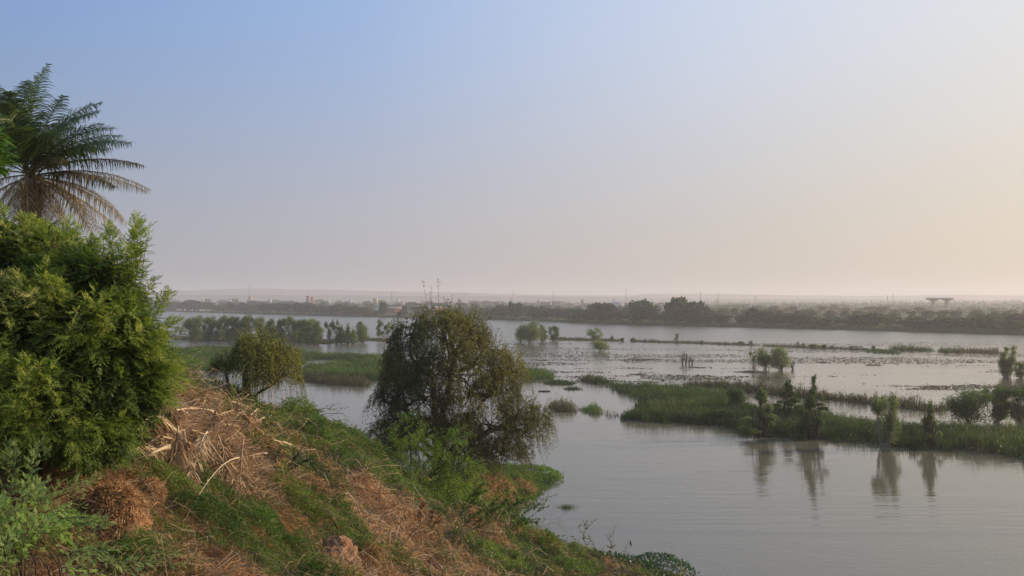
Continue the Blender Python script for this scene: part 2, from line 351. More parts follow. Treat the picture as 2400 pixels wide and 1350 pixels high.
HILL = [(-900, 690), (-300, 688), (200, 686), (330, 684), (400, 681.5), (470, 680), (520, 677), (600, 675.5), (680, 677), (760, 679), (850, 681), (950, 683), (1060, 685.5), (1180, 689), (1300, 692),
        (1480, 693), (1505, 690), (1520, 688), (1700, 688.5), (1760, 690), (1850, 691.5), (1900, 693), (2000, 693.5), (2150, 693), (2180, 691.5), (2260, 691), (2330, 692), (2420, 693), (2800, 692), (3400, 693)]
def ridge(name, pts, d, depth, label):
    xs = np.arange(pts[0][0], pts[-1][0] + 1, 6); ys = np.interp(xs, [p[0] for p in pts], [p[1] for p in pts])
    ztop = EYE + (HOR - ys) / F * d + (fbm(xs * .02, xs * 0, 4) - .5) * d * .0012
    X = (xs - 1200) / F * d; rows = []
    for off, fr in ((-depth * 1.0, -.15), (-depth * .6, .30), (-depth * .35, .55), (-depth * .15, .88), (0, 1.0), (depth * .5, 1.0), (depth, .4), (depth * 1.3, -.1)):
        s = (d + off) / d; wob = (fbm(X * .004 + off, X * 0 + off, 3) - .5) * depth * .3
        rows.append(np.stack([X * s, np.full_like(X, d + off) + wob, 6 + (ztop - 6) * fr], 1))
    V = np.concatenate(rows); n = len(xs); i = np.arange(len(rows) - 1)[:, None] * n; k = np.arange(n - 1)[None]
    h = MB(); h.add(V, np.stack([i + k, i + k + 1, i + n + k + 1, i + n + k], -1).reshape(-1, 4))
    h.build(name, M['hill'], smooth=True, kind='structure', label=label)
ridge('distant_hills', HILL, 3900, 420, 'long flat-topped hills fading into the haze along the horizon')
ridge('middle_rise', [(300, 693), (600, 690), (900, 693), (1200, 694), (1400, 696), (1700, 700), (2000, 702), (2400, 703), (2900, 703)], 2700, 300, 'low hazy rise in front of the flat-topped hills')

# ------------------------------------------------------------------ tree builders for middle and far distance
def clumpy(lobes, n, K=26, cl=.30, inner=.55, up=-.35):
    """points and clump ids spread through ellipsoid lobes [(c, r)]"""
    vol = np.array([np.prod(r) ** .8 for c, r in lobes]); vol /= vol.sum(); P = []; I = []; base = 0
    for (c, r), v in zip(lobes, vol):
        m = max(4, int(n * v)); kk = max(5, int(K * v * len(lobes) ** .5))
        dd = rdir(kk * 2); dd = dd[dd[:, 2] > up][:kk]; kk = len(dd)
        cc = dd * (inner + (1 - inner) * rs.rand(kk, 1) ** .6)
        j = rs.randint(0, kk, m); g = rs.normal(size=(m, 3)) * cl; g[:, 2] *= .75
        P.append(np.array(c) + (cc[j] * (1 - cl * .5) + g * .8) * np.array(r)); I.append(j + base); base += kk
    return np.concatenate(P), np.concatenate(I)
def foliage(lobes, n, size, mat, parent, name='crown', K=26, cl=.30, inner=.55, aspect=.55, up=-.35, updir=.15, **kw):
    P, I = clumpy(lobes, n, K, cl, inner, up); m = MB()
    cr = rs.rand(I.max() + 1)[I]; s = size * (.6 + .8 * rs.rand(len(P)))
    m.leaves(P, rdir(len(P), updir), s, s * aspect, np.clip(cr * .6 + rs.rand(len(P)) * .4, 0, 1))
    return m.build(name, mat, parent, **kw)
def limb(p0, p1, r0, r1, bend=.1, m=7):
    p0 = np.array(p0, float); p1 = np.array(p1, float); t = np.linspace(0, 1, m)[:, None]
    L = np.linalg.norm(p1 - p0); wob = rs.normal(size=3) * L * bend
    P = p0 * (1 - t) + p1 * t + np.sin(t * np.pi) * wob + rs.normal(size=(m, 3)) * L * .015 * np.sin(t * np.pi)
    return P, (r0 * (1 - t) + r1 * t)[:, 0]
def far_tree(kind, mat, label, group=None):
    """unit-height trees about 1 m tall, scaled on placing"""
    t = thing('riverside_tree', (0, 0, -50), label, 'tree', group)
    tr = MB(); P, r = limb((0, 0, -.02), (rs.uniform(-.04, .04), 0, .55), .030, .016, .04); tr.tubes(P, r, 6)
    if kind == 'round': lobes = [((rs.uniform(-.28, .28), rs.uniform(-.28, .28), rs.uniform(.42, .68)), (rs.uniform(.24, .34),) * 2 + (rs.uniform(.24, .32),)) for _ in range(7)] + [((0, 0, .3), (.5, .5, .26))]
    elif kind == 'flat': lobes = [((rs.uniform(-.42, .42), rs.uniform(-.3, .3), rs.uniform(.60, .82)), (.30, .30, rs.uniform(.12, .19))) for _ in range(8)] + [((0, 0, .32), (.45, .4, .22))]
    elif kind == 'tall': lobes = [((rs.uniform(-.13, .13), rs.uniform(-.13, .13), z), (.2, .2, .17)) for z in (.25, .38, .5, .62, .74, .84)]
    elif kind == 'clumps': lobes = [((x + rs.uniform(-.05, .05), rs.uniform(-.2, .2), z), (rr, rr, rr * .72)) for x, z, rr in ((-.34, .62, .20), (-.12, .80, .22), (.16, .66, .22), (.30, .84, .17), (.44, .60, .18), (-.2, .46, .24), (.12, .42, .26), (-.42, .4, .16))]
    else: lobes = [((rs.uniform(-.4, .4), rs.uniform(-.3, .3), rs.uniform(.22, .6)), (.32, .3, .3)) for _ in range(6)]
    lobes += [((rs.uniform(-.3, .3), rs.uniform(-.3, .3), .18), (.3, .3, .2)) for _ in range(3)] if kind != 'tall' else []
    for c, rr in lobes:
        P, r = limb((0, 0, rs.uniform(.15, .4)), (c[0], c[1], c[2]), .014, .005, .08); tr.tubes(P, r, 5)
    tr.build('trunk', M['bark'], t)
    foliage(lobes, 2600, .10, mat, t, K=70, cl=.26, inner=.5, aspect=.8)
    return t
LMK = sorted([(340, 'the leafy shoot at far left'), (470, 'the brightest small white house'), (587, 'the striped block'), (660, 'the gap between the two tall blocks'), (733, 'the sunlit orange block'), (821, 'the tiny pointed-roofed house'),
       (880, 'the pale yellow villa'), (924, 'the long brick-red house'), (988, 'the cream gatehouse'), (1050, 'the weeping tree top'), (1130, 'the shoulder of the weeping tree'), (1212, 'the bushy tall pair'), (1290, 'the bright white house'),
       (1350, 'the low dark stretch'), (1412, 'the dark feathery tree'), (1506, 'the biggest crown'), (1590, 'the cloud-like tree'), (1671, 'the square-topped tree'), (1768, 'the soft brownish dome'), (1850, 'the flooded bush'),
       (1930, 'the open water jetty'), (2010, 'the low white roof'), (2085, 'the two pylons'), (2203, 'the twin water towers'), (2310, 'the big right-hand dome tree'), (2400, 'the right edge of the view')])
seen = {}
def uniq(lab, px):
    for a in ('', 'small ', 'ragged ', 'dense ', 'lopsided ', 'hazy '):
        if a + lab not in seen: seen[a + lab] = 1; return a + lab
    return lab
def near_lm(px):
    q, nm = min(LMK, key=lambda a: abs(a[0] - px)); return ('left of ' if px < q else 'right of ') + nm
KIND = ['round dark', 'round brownish', 'flat-topped dark', 'round green', 'low bushy', 'slim green', 'clumped', 'flat-topped brownish']
GRP_L = 'trees of the dark belt along the far shore'
GRP_T = 'trees scattered among the town houses'
protos = [far_tree('round', M['far'], 'x'), far_tree('round', M['farbrown'], 'x'), far_tree('flat', M['far'], 'x'), far_tree('round', M['fargreen'], 'x'),
          far_tree('bush', M['far'], 'x'), far_tree('tall', M['fargreen'], 'x'), far_tree('clumps', M['far'], 'x'), far_tree('flat', M['farbrown'], 'x')]
used = set()
def put_tree(p, px, top, wpx, extra, label, group=None, rz=None):
    """a tree standing `extra` metres inland whose top reaches photo row `top` and whose crown is wpx wide"""
    b = far_pt(px, extra); d = b[1]
    h = (EYE + (HOR - top) / F * d) - b[2]; wd = wpx / F * d
    src = protos[p]; z = rs.uniform(0, 6.28) if rz is None else rz
    sc = (wd / 1.05, wd / 1.05, h)
    if p not in used:
        used.add(p); src.location = tuple(b); src.rotation_euler = (0, 0, z); src.scale = sc; src['label'] = label
        if group: src['group'] = group
        return src
    return dup(src, b, z, sc, label, group)
# landmarks on the far shore, read off the photograph: proto, px, top row, crown width, inland metres, label
for a in [(0, 898, 703, 22, 20, 'dark slender round-crowned tree left of the long brick house on the far shore'),
          (4, 941, 723, 20, 6, 'small very dark dome bush at the waterline below the long brick house'),
          (0, 948, 712, 14, 16, 'narrow dark tree right beside the long brick house'),
          (2, 983, 716, 36, 45, 'flat dark tree between the long brick house and the cream gatehouse'),
          (0, 1212, 705, 46, 14, 'bushy dark tree, first tall one right of the weeping tree top on the far shore'),
          (5, 1196, 708, 18, 12, 'narrow pointed tree on the left edge of the tall bushy pair'),
          (7, 1412, 708, 62, 16, 'dark feathery tree with pale bare limbs showing below its crown'),
          (0, 1506, 696, 80, 14, 'large rounded green tree, the biggest single crown on the far shore'),
          (6, 1590, 696, 74, 14, 'tall tree with separate cloud-like clumps, right of the biggest crown'),
          (6, 1630, 706, 46, 14, 'smaller clumped tree just right of the tall cloud-like one'),
          (1, 1671, 722, 42, 30, 'square-topped brown-grey tree standing alone inland'),
          (1, 1768, 718, 44, 26, 'soft brownish dome tree rising above the belt'),
          (0, 1808, 723, 50, 18, 'wide dark tree right of the soft brownish dome'),
          (0, 2310, 734, 62, 16, 'big dark dome tree at the right end of the far shore'),
          (0, 2052, 727, 50, 14, 'dark dome tree left of the twin water towers, tallest near it'),
          (3, 2205, 739, 34, 12, 'yellow-green round tree directly below the twin water towers'),
          (1, 2390, 733, 60, 14, 'brownish tree cut by the right edge of the view on the far shore')]:
    put_tree(*a)
TOPX = [0, 400, 450, 520, 600, 650, 700, 740, 800, 860, 900, 1000, 1060, 1130, 1190, 1240, 1300, 1350, 1400, 1450, 1480, 1540, 1560, 1640, 1700, 1740, 1800, 1860, 1900, 1960, 2000, 2060, 2110, 2200, 2240, 2300, 2400, 2500]
TOPY = [706, 706, 705, 709, 711, 709, 710, 709, 713, 722, 728, 724, 722, 722, 712, 714, 719, 722, 724, 724, 730, 728, 736, 740, 735, 735, 731, 731, 734, 741, 738, 736, 743, 747, 745, 742, 745, 745]
px = 290.0
while px < 2460:
    s = (float(np.interp(px, bpx, bpy_)) - float(np.interp(px, TOPX, TOPY)))
    top = float(np.interp(px, TOPX, TOPY)) + rs.uniform(-2.5, 5); wv = s * rs.uniform(.9, 1.5)
    if 895 < px < 1030: px += 16; continue
    sec = ('left of the brick house' if px < 900 else 'behind the weeping tree' if px < 1180 else 'in the middle of the far shore' if px < 1660 else 'on the right of the far shore')
    kd = int(rs.choice([0, 1, 2, 3, 4, 5, 6, 7, 0])); put_tree(kd, px, top + (rs.rand() < .25) * -3, wv, rs.uniform(7, 40), uniq(KIND[kd] + ' shoreline tree, ' + near_lm(px), px), GRP_L)
    if 1540 < px < 1720: px += 20
    px += s * rs.uniform(.42, .75)
# town trees behind, in three receding depths
for row, (ex, tl, tm, tr_, step) in enumerate([(160, 711, 719, 730, 17), (420, 703, 713, 724, 16), (900, 699, 708, 719, 15)]):
    px = 300 + row * 7
    while px < 2460:
        top = float(np.interp(px, [300, 1300, 2400], [tl, tm, tr_])) + rs.uniform(-2.5, 3.5)
        if not (row == 0 and 880 < px < 1040):
            kd = int(rs.choice([0, 1, 2, 3, 7, 3]))
            put_tree(kd, px, top, rs.uniform(18, 34), ex * rs.uniform(.8, 1.25),
                 uniq(KIND[kd] + ' tree ' + ['just inland, ', 'mid-town, ', 'behind the town, '][row] + near_lm(px), px), GRP_T)
        px += step * rs.uniform(.75, 1.5) * 1.9
# far woodland that reads as one mass
wd = MB()
n = 26000; px = rs.uniform(150, 2650, n); ex = 60 * (45 ** rs.rand(n)); 
keep = fbm(px * .03, ex * .01, 3) > .40; px = px[keep]; ex = ex[keep]
B = np.array([bank_at(p) for p in px]); u = unit(B); Pp = B + u * ex[:, None]; zz = np.interp(ex, TS, HS)
cl_h = 1 + (1 + ex / 350) * rs.rand(len(px)); P3 = np.concatenate([Pp, (zz)[:, None]], 1)
rep = 3; P3 = np.repeat(P3, rep, 0); hh = np.repeat(cl_h, rep); P3[:, 2] += hh * rs.rand(len(hh)); P3[:, :2] += rs.normal(size=(len(hh), 2)) * 2.5
sz = np.repeat(.55 + ex / 900, rep) * (.6 + .8 * rs.rand(len(hh)))
wd.leaves(P3, rdir(len(P3)), sz * 1.6, sz, rs.rand(len(P3)))
wd.build('scrub_woodland', M['far'], kind='stuff', label='low grey-green scrub filling the land between the far trees and houses')
# shore grass along the far waterline
n = 26000; px = rs.uniform(290, 2480, n); ex = rs.uniform(.2, 9, n); B = np.array([bank_at(p) for p in px]); Pp = B + unit(B) * ex[:, None]
P3 = np.concatenate([Pp, np.interp(ex, TS, HS)[:, None] - .1], 1); g = MB(); L = rs.uniform(.4, 1.3, n)
g.leaves(P3, rdir(n, 2.5), L, L * .6); g.build('shore_grass', M['fargreen'], kind='stuff', label='dull green grass fringe along the far waterline')

# ------------------------------------------------------------------ town buildings
def building(name, px, base, top, wpx, d, wall, roof, label, storeys=1, bays=4, kind='flat', depth=None, group=None):
    zb = EYE - (base - HOR) / F * d; h = (base - top) / F * d; wd_ = wpx / F * d; dp = depth or wd_ * .6
    x = (px - 1200) / F * d; t = thing(name, (x, d, zb), label, 'building', group); rz = math.atan2(-x, d) * .5 + rs.uniform(-.1, .1); t.rotation_euler = (0, 0, rz)
    zb2 = -4.0     # foundations reach down into the ground
    m = MB(); m.box((0, 0, (h + zb2) / 2), (wd_, dp, h - zb2)); m.build('wall', M[wall], t)
    r = MB()
    if kind == 'flat':
        r.box((0, 0, h + .12), (wd_ * 1.02, dp * 1.02, .25))
    else:
        e = .5; y0 = dp / 2 + e; x0 = wd_ / 2 + e; rh = max(.8, h * .28)
        r.add([[-x0, -y0, h], [x0, -y0, h], [x0, 0, h + rh], [-x0, 0, h + rh], [x0, y0, h], [-x0, y0, h], [-x0, -y0, h - .15], [x0, -y0, h - .15]], [[0, 1, 2, 3], [3, 2, 4, 5], [6, 7, 1, 0], [0, 3, 5, 5]])
    r.build('roof', M[roof], t)
    sh = h / storeys
    for s_ in range(storeys):
        for b in range(bays):
            q = MB(); q.box((-wd_ / 2 + (b + .5) * wd_ / bays, -dp / 2 - .02, (s_ + .55) * sh), (wd_ / bays * .42, .12, sh * .42)); q.build('window', M['dark'], t)
    return t
BL = [('apartment_block', 587, 709, 694.5, 8, 1500, 'wall_cream', 'roof_rust', 'small striped cream and orange block left of the orange tower block', 4, 2, 'flat'),
      ('apartment_block', 733, 709, 696, 9, 1450, 'wall_orange', 'roof_rust', 'sunlit orange multi-storey block, tallest building in the town', 4, 2, 'flat'),
      ('apartment_block', 722, 707, 693.5, 7, 1500, 'wall_brick', 'roof_rust', 'shaded reddish-brown block directly left of the sunlit orange one', 4, 2, 'flat'),
      ('villa', 880, 707, 699, 10, 1350, 'wall_cream', 'roof_tin', 'pale yellow villa above the long brick house', 2, 3, 'flat'),
      ('long_house', 887, 724, 715, 17, 900, 'wall_white', 'roof_tin', 'pale house with tin roof up behind the slender dark tree', 1, 4, 'pitched'),
      ('long_house', 924, 731, 722, 36, 830, 'wall_brick', 'roof_tin', 'long low brick-red house with pale tin roof on the far shore', 1, 7, 'pitched'),
      ('long_house', 1018, 734, 721, 44, 800, 'wall_brick', 'roof_tin', 'long brick building right behind the top of the weeping tree', 1, 8, 'pitched'),
      ('gatehouse', 988, 737, 724.5, 7, 760, 'wall_cream', 'roof_tin', 'narrow cream gatehouse at the left end of the long brick building', 2, 1, 'flat'),
      ('long_house', 1449, 716, 709.5, 26, 1100, 'wall_white', 'roof_tin', 'long whitish hall on the slope between two far-shore trees', 1, 6, 'pitched'),
      ('house', 476, 704, 699, 3.5, 1500, 'wall_white', 'roof_tin', 'brightest small white house left of the striped block', 1, 1, 'flat'),
      ('house', 539, 705, 701, 4, 1450, 'wall_white', 'roof_tin', 'tiny white house nearest on the left to the striped block', 1, 1, 'flat'),
      ('house', 821, 706, 702, 5, 1400, 'wall_white', 'roof_tin', 'tiny white house with pointed roof left of the yellow villa', 1, 1, 'pitched'),
      ('house', 932, 705, 701.5, 7, 1400, 'wall_white', 'roof_tin', 'tiny white house high to the right of the yellow villa', 1, 2, 'flat'),
      ('house', 945, 712, 708.5, 6, 1250, 'wall_white', 'roof_tin', 'bright white house between the slender tree and the long brick building', 1, 2, 'flat'),
      ('house', 1291, 713, 708.5, 4.5, 1200, 'wall_white', 'roof_tin', 'bright white house above the middle of the shore belt', 1, 1, 'flat'),
      ('house', 1153, 719, 715.5, 5, 1100, 'wall_white', 'roof_tin', 'white house right of the weeping tree top', 1, 1, 'flat'),
      ('house', 1549, 719, 713.5, 3, 1000, 'wall_white', 'roof_tin', 'narrow white house in the gap between the two tall shore trees', 1, 1, 'flat'),
      ('house', 2014, 722, 719, 14, 1100, 'wall_white', 'roof_tin', 'low white house roof left of the pair of pylons', 1, 3, 'pitched')]
for b in BL: building(*b)
gh_lab = 'tiny pale flat-roofed house half hidden among the town trees'
for (px, py) in [(352, 700), (560, 703), (610, 706), (633, 703), (655, 707), (690, 706), (770, 704), (787, 712), (805, 700), (850, 700), (967, 703), (1010, 706), (1030, 702), (1120, 709), (1172, 705), (1200, 701), (1236, 714),
                 (1262, 706), (1330, 709), (1345, 716), (1365, 704), (1385, 713), (1440, 704), (1478, 718), (1530, 706), (1568, 717), (1622, 706), (1650, 719), (1680, 705), (1735, 714), (1800, 716), (1843, 717), (1930, 720), (2105, 719), (2150, 722), (2330, 724)]:
    if int(px) % 3 == 1: continue
    gh_lab = uniq('tiny pale half-hidden house, ' + near_lm(px), px)
    building('house', px, py + 1.5, py - rs.uniform(1.5, 3), rs.uniform(3, 9), rs.uniform(1100, 1700), str(rs.choice(['wall_white', 'wall_cream', 'wall_brick', 'wall_white'])), 'roof_tin', gh_lab, 1, 2, 'flat', None, 'small far houses of the town')

# ------------------------------------------------------------------ masts, pylons and the two water towers
def mast(px, top, base, d, wpx, label, name='radio_mast', cat='mast', group=None):
    x = (px - 1200) / F * d; zb = 2.0; h = EYE + (HOR - top) / F * d - zb; r0 = wpx / F * d * .5
    t = thing(name, (x, d, zb), label, cat, group)
    m = MB(); leg = max(.12, d * .00009)
    for sx, sy in ((1, 1), (1, -1), (-1, 1), (-1, -1)):
        P = np.array([[sx * r0, sy * r0, 0], [sx * r0 * .45, sy * r0 * .45, h * .6], [sx * r0 * .15, sy * r0 * .15, h]]); m.tubes(P, leg, 4)
    for k in range(10):
        f0, f1 = k / 10, (k + 1) / 10; a = r0 * (1 - .85 * f0); b = r0 * (1 - .85 * f1)
        m.tubes(np.array([[[-a, -a, h * f0], [b, -b, h * f1]], [[a, -a, h * f0], [-b, -b, h * f1]], [[-a, a, h * f0], [b, b, h * f1]]]), leg * .7, 3)
    m.build('lattice', M['steel'], t)
    a = MB(); a.tubes(np.array([[0, 0, h], [0, 0, h * 1.12]]), leg * .6, 5)
    for q in range(3): a.box((math.cos(q * 2.1) * r0 * .4, math.sin(q * 2.1) * r0 * .4, h * .93), (leg * 2.2, leg * 2.2, h * .05))
    a.build('antenna', M['steel'], t)
for a in [(400, 671, 0, 2900, 3, 'faint thin mast rising behind the leafy shoot at far left'), (583, 668, 0, 3500, 5, 'stout mast on the crest of the left hill'),
          (918, 682, 0, 2000, 2.5, 'thin faint mast above the slender dark tree'), (1007, 687, 0, 1900, 3, 'mast just left above the weeping tree top'),
          (1203, 679, 0, 2100, 2.5, 'thin mast right of the weeping tree top'), (1297, 683, 0, 2000, 3, 'mast left of the dark feathery tree'),
          (1467, 677, 0, 1800, 2.2, 'tall slim mast left of the biggest far-shore tree'), (1642, 685, 0, 1800, 3, 'left mast of the pair right of the cloud-like tree'),
          (1684, 688, 0, 1800, 2.4, 'right mast of the pair right of the cloud-like tree'), (1770, 692, 0, 1750, 2.4, 'mast directly above the soft brownish dome tree'),
          (2080, 693, 0, 1500, 4, 'broader lattice pylon left of the water towers'), (2093, 689, 0, 1500, 2.4, 'slim tall mast beside the broader pylon')]: mast(*a)
def water_tower(px, d, label, rim):
    x = (px - 1200) / F * d; top = EYE + (HOR - 697.5) / F * d; s = d / F; zb = 0.0
    t = thing('water_tower', (x, d, zb), label, 'water tower', 'twin water towers'); H = top - zb
    sh = MB(); sh.lathe((0, 0, 0), [(s * 5.2, -2), (s * 4.8, 2), (s * 4.6, H - 9 * s), (s * 5.2, H - 7.6 * s)], 28); sh.build('shaft', M['concrete'], t, True)
    bo = MB(); bo.lathe((0, 0, 0), [(s * 5.2, H - 7.6 * s), (s * 9, H - 5.9 * s), (s * 14.6, H - 3.9 * s), (s * 15.2, H - 3.2 * s)], 40); bo.build('bowl', M['concrete'], t, True)
    rm = MB(); rm.lathe((0, 0, 0), [(s * 15.2, H - 3.2 * s), (s * 15.5, H - 3.1 * s), (s * 15.5, H - .8 * s), (s * 13, H - .2 * s), (s * 3, H), (.01, H + .02)], 40); rm.build('tank', M['roof_tin'], t)
    rb = MB()
    for k in range(24):
        a = k / 24 * 2 * np.pi; rb.tubes(np.array([[math.cos(a) * s * 5.3, math.sin(a) * s * 5.3, H - 7.6 * s], [math.cos(a) * s * 15.3, math.sin(a) * s * 15.3, H - 3.6 * s]]), s * .2, 4)
    rb.build('ribs', M['concrete'], t); return t
water_tower(2187, 1120, 'left one of two joined concrete mushroom water towers', 1)
water_tower(2219.5, 1100, 'right one of two joined concrete mushroom water towers', 1)
# tiny white boats/huts line at far left shore
for k, px in enumerate([415, 421, 432, 440, 445, 450, 462, 469, 475, 479, 486, 490]):
    p = far_pt(px, rs.uniform(3, 7)); m = thing('hut', p, 'tiny pale reed hut in the row along the far left shore', 'hut', 'pale huts on the far left shore')
    q = MB(); q.box((0, 0, .9), (2.2, 2.2, 1.9)); q.build('wall', M['wall_cream'], m)
    q = MB(); q.add([[-1.5, -1.5, 1.8], [1.5, -1.5, 1.8], [1.5, 1.5, 1.8], [-1.5, 1.5, 1.8], [0, 0, 2.9]], [[0, 1, 4, 4], [1, 2, 4, 4], [2, 3, 4, 4], [3, 0, 4, 4]]); q.build('roof', M['roof_tin'], m)

# ------------------------------------------------------------------ dusty air
hz = MB(); x0, x1, y0, y1, z0, z1 = -4800, 4800, -700, 5200, -8, 96
hz.box(((x0 + x1) / 2, (y0 + y1) / 2, (z0 + z1) / 2), (x1 - x0, y1 - y0, z1 - z0))
hm = bpy.data.materials.new('haze'); hm.use_nodes = True; ht = hm.node_tree; ht.nodes.clear()
ho = ht.nodes.new('ShaderNodeOutputMaterial'); hv = ht.nodes.new('ShaderNodeVolumePrincipled')
hv.inputs['Color'].default_value = (.93, .92, .90, 1); hv.inputs['Density'].default_value = HAZE; hv.inputs['Anisotropy'].default_value = .25
ht.links.new(hv.outputs[0], ho.inputs['Volume'])
hz.build('haze', hm, kind='stuff', label='pale dusty haze hanging over the river and town')
# ------------------------------------------------------------------ marsh islands and reeds in the river
def inpoly(x, y, poly):
    r = np.zeros(len(x), bool); n = len(poly)
    for a in range(n):
        x0, y0 = poly[a][:2]; x1, y1 = poly[(a + 1) % n][:2]
        c = ((y0 > y) != (y1 > y)) & (x < (x1 - x0) * (y - y0) / (y1 - y0 + 1e-12) + x0); r ^= c
    return r
def edge_dist(x, y, poly):
    D = np.full(len(x), 1e9); n = len(poly)
    for a in range(n):
        p0 = np.array(poly[a][:2]); p1 = np.array(poly[(a + 1) % n][:2]); e = p1 - p0; L = (e ** 2).sum() + 1e-9
        t = np.clip(((x - p0[0]) * e[0] + (y - p0[1]) * e[1]) / L, 0, 1); D = np.minimum(D, np.hypot(x - p0[0] - t * e[0], y - p0[1] - t * e[1]))
    return D
def reeds(name, pix, h, dens, mat, label, wid=.05, rag=1.2, base=True, lean=.22, maxn=130000, hv=.5):
    """reeds filling a patch of flooded ground; pix is its waterline read off the photograph"""
    W = [at(px, py, 0) for px, py in pix]; xs = np.array([p[0] for p in W]); ys = np.array([p[1] for p in W])
    ar = (xs.max() - xs.min() + 2 * rag) * (ys.max() - ys.min() + 2 * rag); n = int(min(ar * dens, maxn * 3))
    x = rs.uniform(xs.min() - rag, xs.max() + rag, n); y = rs.uniform(ys.min() - rag, ys.max() + rag, n)
    ins = inpoly(x, y, W); D = edge_dist(x, y, W); sd = np.where(ins, D, -D)
    nz = (fbm(x * .16 + 2, y * .16, 2) - .5) * rag * 3.6 + (fbm(x * .9, y * .9, 2) - .46) * rag * 3.6 + rs.normal(size=n) * rag * .22
    k = sd + nz > 0; x, y, sd = x[k], y[k], (sd + nz)[k]
    if len(x) > maxn: x, y, sd = x[:maxn], y[:maxn], sd[:maxn]
    n = len(x); cl = fbm(x * .35 + 5, y * .35, 3) * .6 + fbm(x * 1.3, y * 1.3, 2) * .4; cl = np.clip((cl - .5) * 1.7 + .5, 0, 1)
    H = h * (.35 + .65 * np.clip(sd / 1.4, 0, 1)) * (1 - hv + 2 * hv * cl) * rs.uniform(.5, 1.25, n) * np.where(rs.rand(n) < .04, 1.35, 1)
    t = np.linspace(0, 1, 4); ld = rdir(n); ld[:, 2] = 0
    P = np.stack([x, y, np.full(n, -.05)], 1)[:, None] + np.array([0, 0, 1.])[None, None] * (H[:, None] * t)[..., None] + ld[:, None] * (H[:, None] * lean * t ** 2)[..., None]
    P[..., 2] -= (H[:, None] * lean * .5 * t ** 3)
    m = MB(); cw = (wid * rs.uniform(.6, 1.5, n))[:, None] * np.array([.8, 1.0, .7, .12])
    col = np.clip((fbm(x * .12 + 9, y * .25, 3) - .3) * 1.3 + cl * .25 + (rs.rand(n) - .5) * .5, 0, 1)
    sdv = rdir(n); sdv[:, 2] *= .2; m.ribbons(P, unit(sdv), cw, col)
    nb = int(n * .6); j = rs.randint(0, n, nb); tt = rs.uniform(.3, .95, nb)      # side leaves
    c = np.stack([x[j], y[j], H[j] * tt], 1); L = H[j] * rs.uniform(.18, .38, nb); m.leaves(c, rdir(nb, .35), L, wid * 1.5, col[j])
    o = m.build(name, mat, kind='stuff', label=label)
    if base:
        b = MB(); q = []
        cx, cy = xs.mean(), ys.mean(); g = .7
        X, Y = np.meshgrid(np.arange(xs.min(), xs.max() + g, g), np.arange(ys.min(), ys.max() + g, g)); X = X.ravel(); Y = Y.ravel()
        s_ = np.where(inpoly(X, Y, W), 1, -1) * edge_dist(X, Y, W) + (fbm(X * .16 + 2, Y * .16, 2) - .5) * rag * 3.6 + (fbm(X * .9, Y * .9, 2) - .46) * rag * 3.0
        kk = s_ > .7; X, Y = X[kk], Y[kk]
        hgt = .03 + .12 * np.clip(s_[kk] - .5, 0, 1.5)
        if len(X):
            a = g * .56
            b.add(np.stack([np.stack([X - a, Y - a, hgt * .2], 1), np.stack([X + a, Y - a, hgt], 1), np.stack([X + a, Y + a, hgt * .6], 1), np.stack([X - a, Y + a, hgt], 1)], 1), np.arange(len(X) * 4).reshape(-1, 4))
            b.build('marsh_ground', M['marsh'], kind='structure', label='dark wet mud under the reeds')
    return o
reeds('reed_bed', [(1466, 983), (1530, 993), (1600, 998), (1690, 1003), (1720, 1016), (1850, 1027), (2000, 1037), (2150, 1052), (2300, 1064), (2420, 1078), (2560, 1090), (2560, 1035), (2400, 1018), (2300, 1010), (2220, 1008),
      (2150, 1004), (2050, 1000), (1960, 985), (1880, 968), (1800, 962), (1700, 955), (1600, 948), (1540, 945), (1500, 950), (1478, 965)], 1.25, 50, M['reed'], 'dense dark green reed bed on the long island at right', .055)
reeds('reed_bed', [(1368, 893), (1420, 905), (1445, 916), (1500, 930), (1500, 945), (1540, 950), (1640, 950), (1730, 950), (1740, 935), (1690, 925), (1640, 916), (1560, 912), (1480, 908), (1420, 898)], 1.25, 36, M['reed'], 'green reed tongue pointing left from the long right island', .06)
reeds('reed_bed', [(1600, 905), (1680, 908), (1760, 920), (1870, 932), (1960, 940), (2060, 950), (2130, 960), (2215, 968), (2215, 960), (2120, 948), (2030, 938), (1900, 926), (1800, 916), (1690, 904), (1610, 900)], 1.5, 20, M['reedbrown'], 'thin olive-brown reed strip behind the long right island', .07, .8)
reeds('reed_bed', [(1282, 958), (1300, 964), (1345, 968), (1352, 958), (1330, 952), (1290, 950)], 1.5, 22, M['reedbrown'], 'small brownish reed clump right of the weeping tree', .05, .5)
reeds('reed_bed', [(1362, 962), (1385, 974), (1410, 974), (1415, 962), (1400, 956), (1375, 956)], 1.0, 30, M['reedbright'], 'small bright green reed mound beside the brownish clump', .06, .4)
reeds('reed_bed', [(1408, 968), (1425, 978), (1452, 980), (1450, 972), (1430, 968)], 1.1, 8, M['reedbrown'], 'sparse dark reed stems in open water next to the bright mound', .05, .3, False)
reeds('reed_bed', [(1190, 888), (1240, 890), (1292, 888), (1298, 882), (1270, 876), (1200, 872)], 1.6, 20, M['reedbright'], 'green reed patch emerging behind the right side of the weeping tree', .07, .8)
reeds('floating_grass', [(1275, 898), (1310, 905), (1350, 903), (1360, 897), (1330, 893), (1285, 892)], .45, 26, M['reed'], 'low floating green mat between two reed patches', .09, .7)
reeds('floating_grass', [(1322, 912), (1340, 916), (1360, 914), (1352, 907), (1330, 907)], .5, 18, M['reed'], 'tiny green tuft mat just below the low floating mat', .07, .5)
reeds('reed_bed', [(1350, 890), (1365, 897), (1410, 900), (1418, 892), (1380, 886)], 1.3, 16, M['reedbrown'], 'ragged olive reed clump at the tip of the reed tongue', .06, .4)
